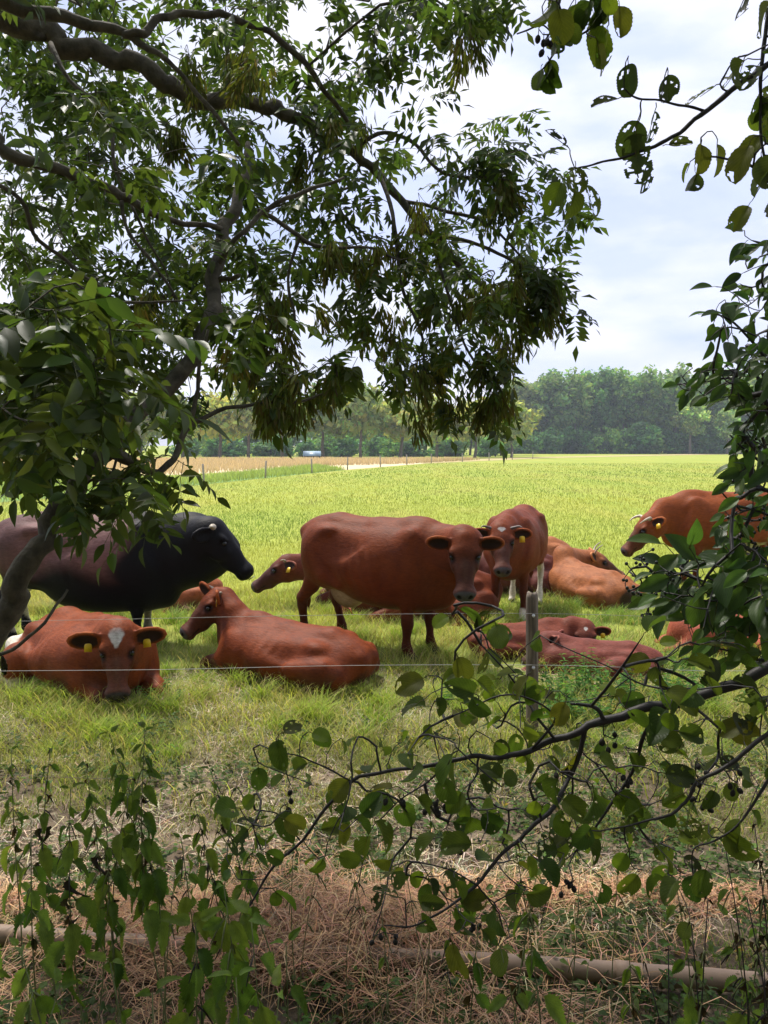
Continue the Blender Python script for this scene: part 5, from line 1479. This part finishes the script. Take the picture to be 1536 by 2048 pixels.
# ------------------------------------------------------------------ nettles and weeds at the edge of the lane
def nettle(label, top, base_dx=0.0, size=1.0, lo=.30, pairs=9, wither=0.0, bare=False, name='nettle', group='nettles standing at the edge of the lane', bend=.04, thick=.0028):
    base_dx += rng.normal(0, .06); bend = bend * rng.uniform(-1.6, 1.8)
    top = Vector(top); base = Vector((top.x + base_dx, top.y + rng.normal(0, .03), 0))
    root = empty(name, base); tag(root, label, 'nettle', group)
    H_ = top - base
    P = [Vector((0, 0, -.03))]
    for t in np.linspace(.12, 1, 9):
        P.append(Vector((H_.x * t ** 1.3 + bend * math.sin(t * 3.1), H_.y * t + .01 * math.sin(t * 7), H_.z * t)))
    Pn = np.array([list(q) for q in P])
    V, F, u = tube(Pn, np.linspace(thick, thick * .4, len(P)), 6)
    link('stem', mesh_np('stem', V, F, STEM_N if wither < .5 else BARK_ALD, True), root)
    A = smooth_line(Pn, 6); cum = np.linspace(0, 1, len(A))
    az0 = rng.random() * 3.14; fl = Bag()
    for i in range(pairs):
        t = lo + (1 - lo) * (i / max(1, pairs - 1)) ** .85
        c = np.array([np.interp(t, cum, A[:, k]) for k in range(3)])
        s = size * (1.05 - .75 * max(0, (t - .55) / .45) ** 1.5) * (.8 + .3 * rng.random())
        for q in (0, 1):
            a = az0 + (i % 2) * 1.57 + q * 3.1416 + rng.normal(0, .25)
            dr = -.55 - .75 * (1 - (t - lo)) + rng.normal(0, .25)
            if i == pairs - 1: dr = .5
            dry = rng.random() < wither
            v = (math.cos(a), math.sin(a) * .8, dr - (1.1 if dry else 0))
            if not bare or t > .8:
                me_ = (DRY_ME if dry else NET_ME)
                o = link('leaf', me_[int(rng.integers(0, len(me_)))], root)
                M = frame(v, (rng.normal(0, .3), rng.normal(0, .25) - .5, 1), rng.normal(0, .3)).to_4x4() @ Matrix.Scale(s, 4)
                M.translation = Vector(c); o.matrix_local = M
            if .45 < t < .97 and rng.random() < .8:
                L = .03 + .03 * rng.random(); b = a + rng.normal(0, .6)
                e = c + np.array([math.cos(b) * L * .6, math.sin(b) * L * .6, -L])
                V, F, u = tube([c, (c + e) / 2 + np.array([0, 0, .006]), e], [.0012, .0022, .0012], 4); fl.add(V, F, None, u)
    if fl.n: tag(link('flower_strings', fl.mesh('flower_strings', STEM_N if rng.random() < .7 else BARK_ALD), root), kind='stuff')
    return root

L_ = 'tall nettle in the left foreground clump, %s from the left'
for q_, (u, v, Y, dx, s, n) in enumerate(sorted([(100, 1500, 2.3, .02, .95, 10), (168, 1530, 2.4, -.03, 1.0, 9), (215, 1470, 2.35, .05, 1.05, 11), (290, 1462, 2.3, .10, 1.1, 12), (262, 1560, 2.2, -.04, 1.0, 9), (140, 1580, 2.1, .0, 1.0, 9),
                          (385, 1600, 2.1, .12, 1.05, 10), (360, 1680, 2.0, .05, 1.1, 9), (60, 1640, 2.0, .03, .9, 7), (-20, 1600, 2.0, 0, 1, 8), (210, 1600, 2.2, .02, .8, 6), (420, 1540, 2.5, .1, .9, 9), (520, 1640, 2.3, .05, .9, 7), (20, 1500, 2.6, .02, .9, 8)])):
    nettle(L_ % ORD[q_], at(u, v, Y), dx, s * 1.15, .50, n + 1, wither=.12)
for q_, (u, v, Y, dx, s, n) in enumerate(sorted([(445, 1775, 1.50, .03, 1.25, 7), (500, 1840, 1.45, .02, 1.35, 6), (570, 1890, 1.5, -.02, 1.25, 5), (390, 1850, 1.5, .02, 1.2, 5), (215, 1930, 1.35, .05, 1.2, 5), (120, 1975, 1.35, .0, 1.1, 4), (35, 1900, 1.4, .02, 1.1, 5), (470, 1960, 1.3, 0, 1.2, 4), (300, 1990, 1.3, .03, 1.1, 4), (560, 1990, 1.35, .03, 1.1, 4)])):
    nettle('low broad leaved nettle along the bottom edge, %s from the left' % ORD[q_], at(u, v, Y), dx, s * 1.35, .62, n, wither=.03, group='low nettles nearest the viewer')
for q_, (u, v, Y, dx, s, n, w) in enumerate(sorted([(1030, 1690, 1.75, .10, 1.1, 6, .25), (1075, 1760, 1.7, .06, 1.05, 6, .3), (960, 1850, 1.6, .10, 1.3, 6, .1), (1000, 1900, 1.5, .05, 1.2, 5, .1), (1180, 1930, 1.5, .03, .9, 4, .4), (1350, 1760, 1.8, .05, 1.0, 7, .1), (1460, 1840, 1.7, -.04, 1.1, 6, .1), (1530, 1760, 1.8, .0, 1.0, 7, .15), (1260, 1860, 1.7, .03, .9, 5, .2)])):
    nettle('half withered nettle below the alder branch, %s from the left' % ORD[q_], at(u, v, Y), dx, s, .55, n, wither=w, group='nettles below the alder branch')
for q_, (u, v, Y, dx, s, n) in enumerate(sorted([(1450, 1690, 1.7, .03, .9, 7), (1510, 1650, 1.8, .0, .9, 8), (1385, 1850, 1.6, .0, .8, 6), (1420, 1800, 1.6, .05, .9, 6), (1495, 1800, 1.6, .02, .9, 7), (1340, 1900, 1.55, .02, .8, 5), (1290, 1930, 1.5, .01, .8, 4), (1530, 1900, 1.5, .0, .9, 5)])):
    nettle('withered dark nettle in the lower right corner, %s from the left' % ORD[q_], at(u, v, Y), dx, s, .35, n, wither=.8, group='withered nettles at the lower right')
for q_, (u, v, Y, dx) in enumerate(sorted([(480, 1530, 2.6, .02), (860, 1600, 2.5, .01), (800, 1650, 2.3, .04), (455, 1560, 2.4, -.12), (640, 1700, 2.2, .05), (700, 1720, 2.2, .09), (735, 1690, 2.4, -.02), (1160, 1750, 2.1, .02), (590, 1640, 2.3, .06), (905, 1770, 2.0, .05), (1240, 1700, 2.3, .0), (760, 1800, 1.9, -.04), (350, 1740, 2.0, -.1)])):
    nettle('thin nearly bare stem standing in the dead straw, %s from the left' % ORD[q_], at(u, v, Y), dx, .45, .7, 4, wither=.3, bare=True, name='bare_stem', group='thin bare stems in the straw', bend=.02, thick=.0022)

# lush weeds beyond the post
def weed(loc, h, n, label):
    root = empty('leafy_weed', loc); tag(root, label, 'weed', 'leafy weeds beyond the fence post')
    B = Bag(); S = Bag(); r = rng
    for k in range(n):
        a = r.random() * 6.28; R_ = r.random() ** .5 * .17; hh = h * r.uniform(.55, 1.1)
        x0, y0 = math.cos(a) * R_, math.sin(a) * R_
        V, F, u = tube([(x0, y0, -.02), (x0 * 1.2, y0 * 1.2, hh * .5), (x0 * 1.5, y0 * 1.5, hh)], [.003, .0025, .001], 4, False); S.add(V, F)
        for i in range(9):
            t = .25 + .75 * i / 8; c = np.array([x0 * (1 + .5 * t), y0 * (1 + .5 * t), hh * t])
            for q in (0, 1):
                az = i * 1.57 + q * 3.14 + r.normal(0, .3); l = r.uniform(.05, .085) * (1.15 - .6 * t)
                V, F, U = leaf_blade(l, l * .42, P_NETTLE, 5, 1, .3, .35)
                M = np.array(frame((math.cos(az), math.sin(az), .35 * t - .1), (0, 0, 1), r.normal(0, .3)))
                B.add(V @ M.T + c, F, jit((.085, .20, .035), r, .2), U)
    tag(link('stems', S.mesh('stems', STEM_N), root), kind='stuff')
    tag(link('leaves', B.mesh('leaves', M_NET), root), kind='stuff')
for u, v, h, n in [(1112, 1395, .26, 9), (1165, 1385, .30, 11), (1215, 1400, .27, 10), (1262, 1410, .26, 9), (1145, 1430, .22, 9), (1200, 1440, .22, 9), (1310, 1395, .22, 8), (1375, 1400, .24, 8), (1440, 1410, .26, 8), (1100, 1440, .2, 8), (860, 1400, .12, 6), (320, 1405, .13, 7), (1290, 1335, .16, 7), (1350, 1345, .16, 7)]:
    g = gr(u, v); weed((g.x, g.y, 0), h, n, 'lush bright green weed with nettle like leaves growing near the fence post')

# scattered low weeds and seedlings
B = Bag()
x, y = scatter(8500, 1.25, 5.4); k = rng.random(len(x)) < np.clip((fbm(x, y, .5, 41) - .42) * 6, .05, 1); x, y = x[k], y[k]
for i in range(len(x)):
    nl = rng.integers(3, 7); hh = rng.uniform(.02, .11) * (1.4 if y[i] < 2.6 else 1)
    c0 = jit((.085, .14, .035), rng, .3)
    for j in range(nl):
        l = rng.uniform(.018, .045); V, F, U = leaf_blade(l, l * rng.uniform(.4, .8), P_NETTLE, 3, 1, .3, .3)
        a = rng.random() * 6.28; M = np.array(frame((math.cos(a), math.sin(a), rng.uniform(-.2, .7)), (0, 0, 1), rng.normal(0, .3)))
        B.add(V @ M.T + np.array([x[i] + rng.normal(0, .012), y[i] + rng.normal(0, .012), hh * rng.uniform(.3, 1)]), F, c0 * rng.uniform(.8, 1.2), U)
tag(link('low_weeds', B.mesh('low_weeds', M_NET)), 'small green weeds and seedlings scattered over the bare verge', 'weeds', kind='stuff')
B = Bag()
x, y = scatter(1500, 1.4, 5.4)
for i in range(len(x)):
    l = rng.uniform(.02, .06); V, F, U = leaf_blade(l, l * rng.uniform(.3, .7), P_ASH, 3, 1, rng.uniform(.2, 1), rng.uniform(.2, 1))
    M = np.array(frame(rng.standard_normal(3) * (1, 1, .25), (rng.normal(0, .5), rng.normal(0, .5), 1)))
    B.add(V @ M.T + np.array([x[i], y[i], hgt(x[i], y[i]) + .012]), F, jit((.07, .045, .025) if rng.random() < .7 else (.20, .14, .05), rng, .3), U)
tag(link('fallen_leaves', B.mesh('fallen_leaves', M_NET)), 'brown curled fallen leaves lying on the bare verge', 'leaves', kind='stuff')
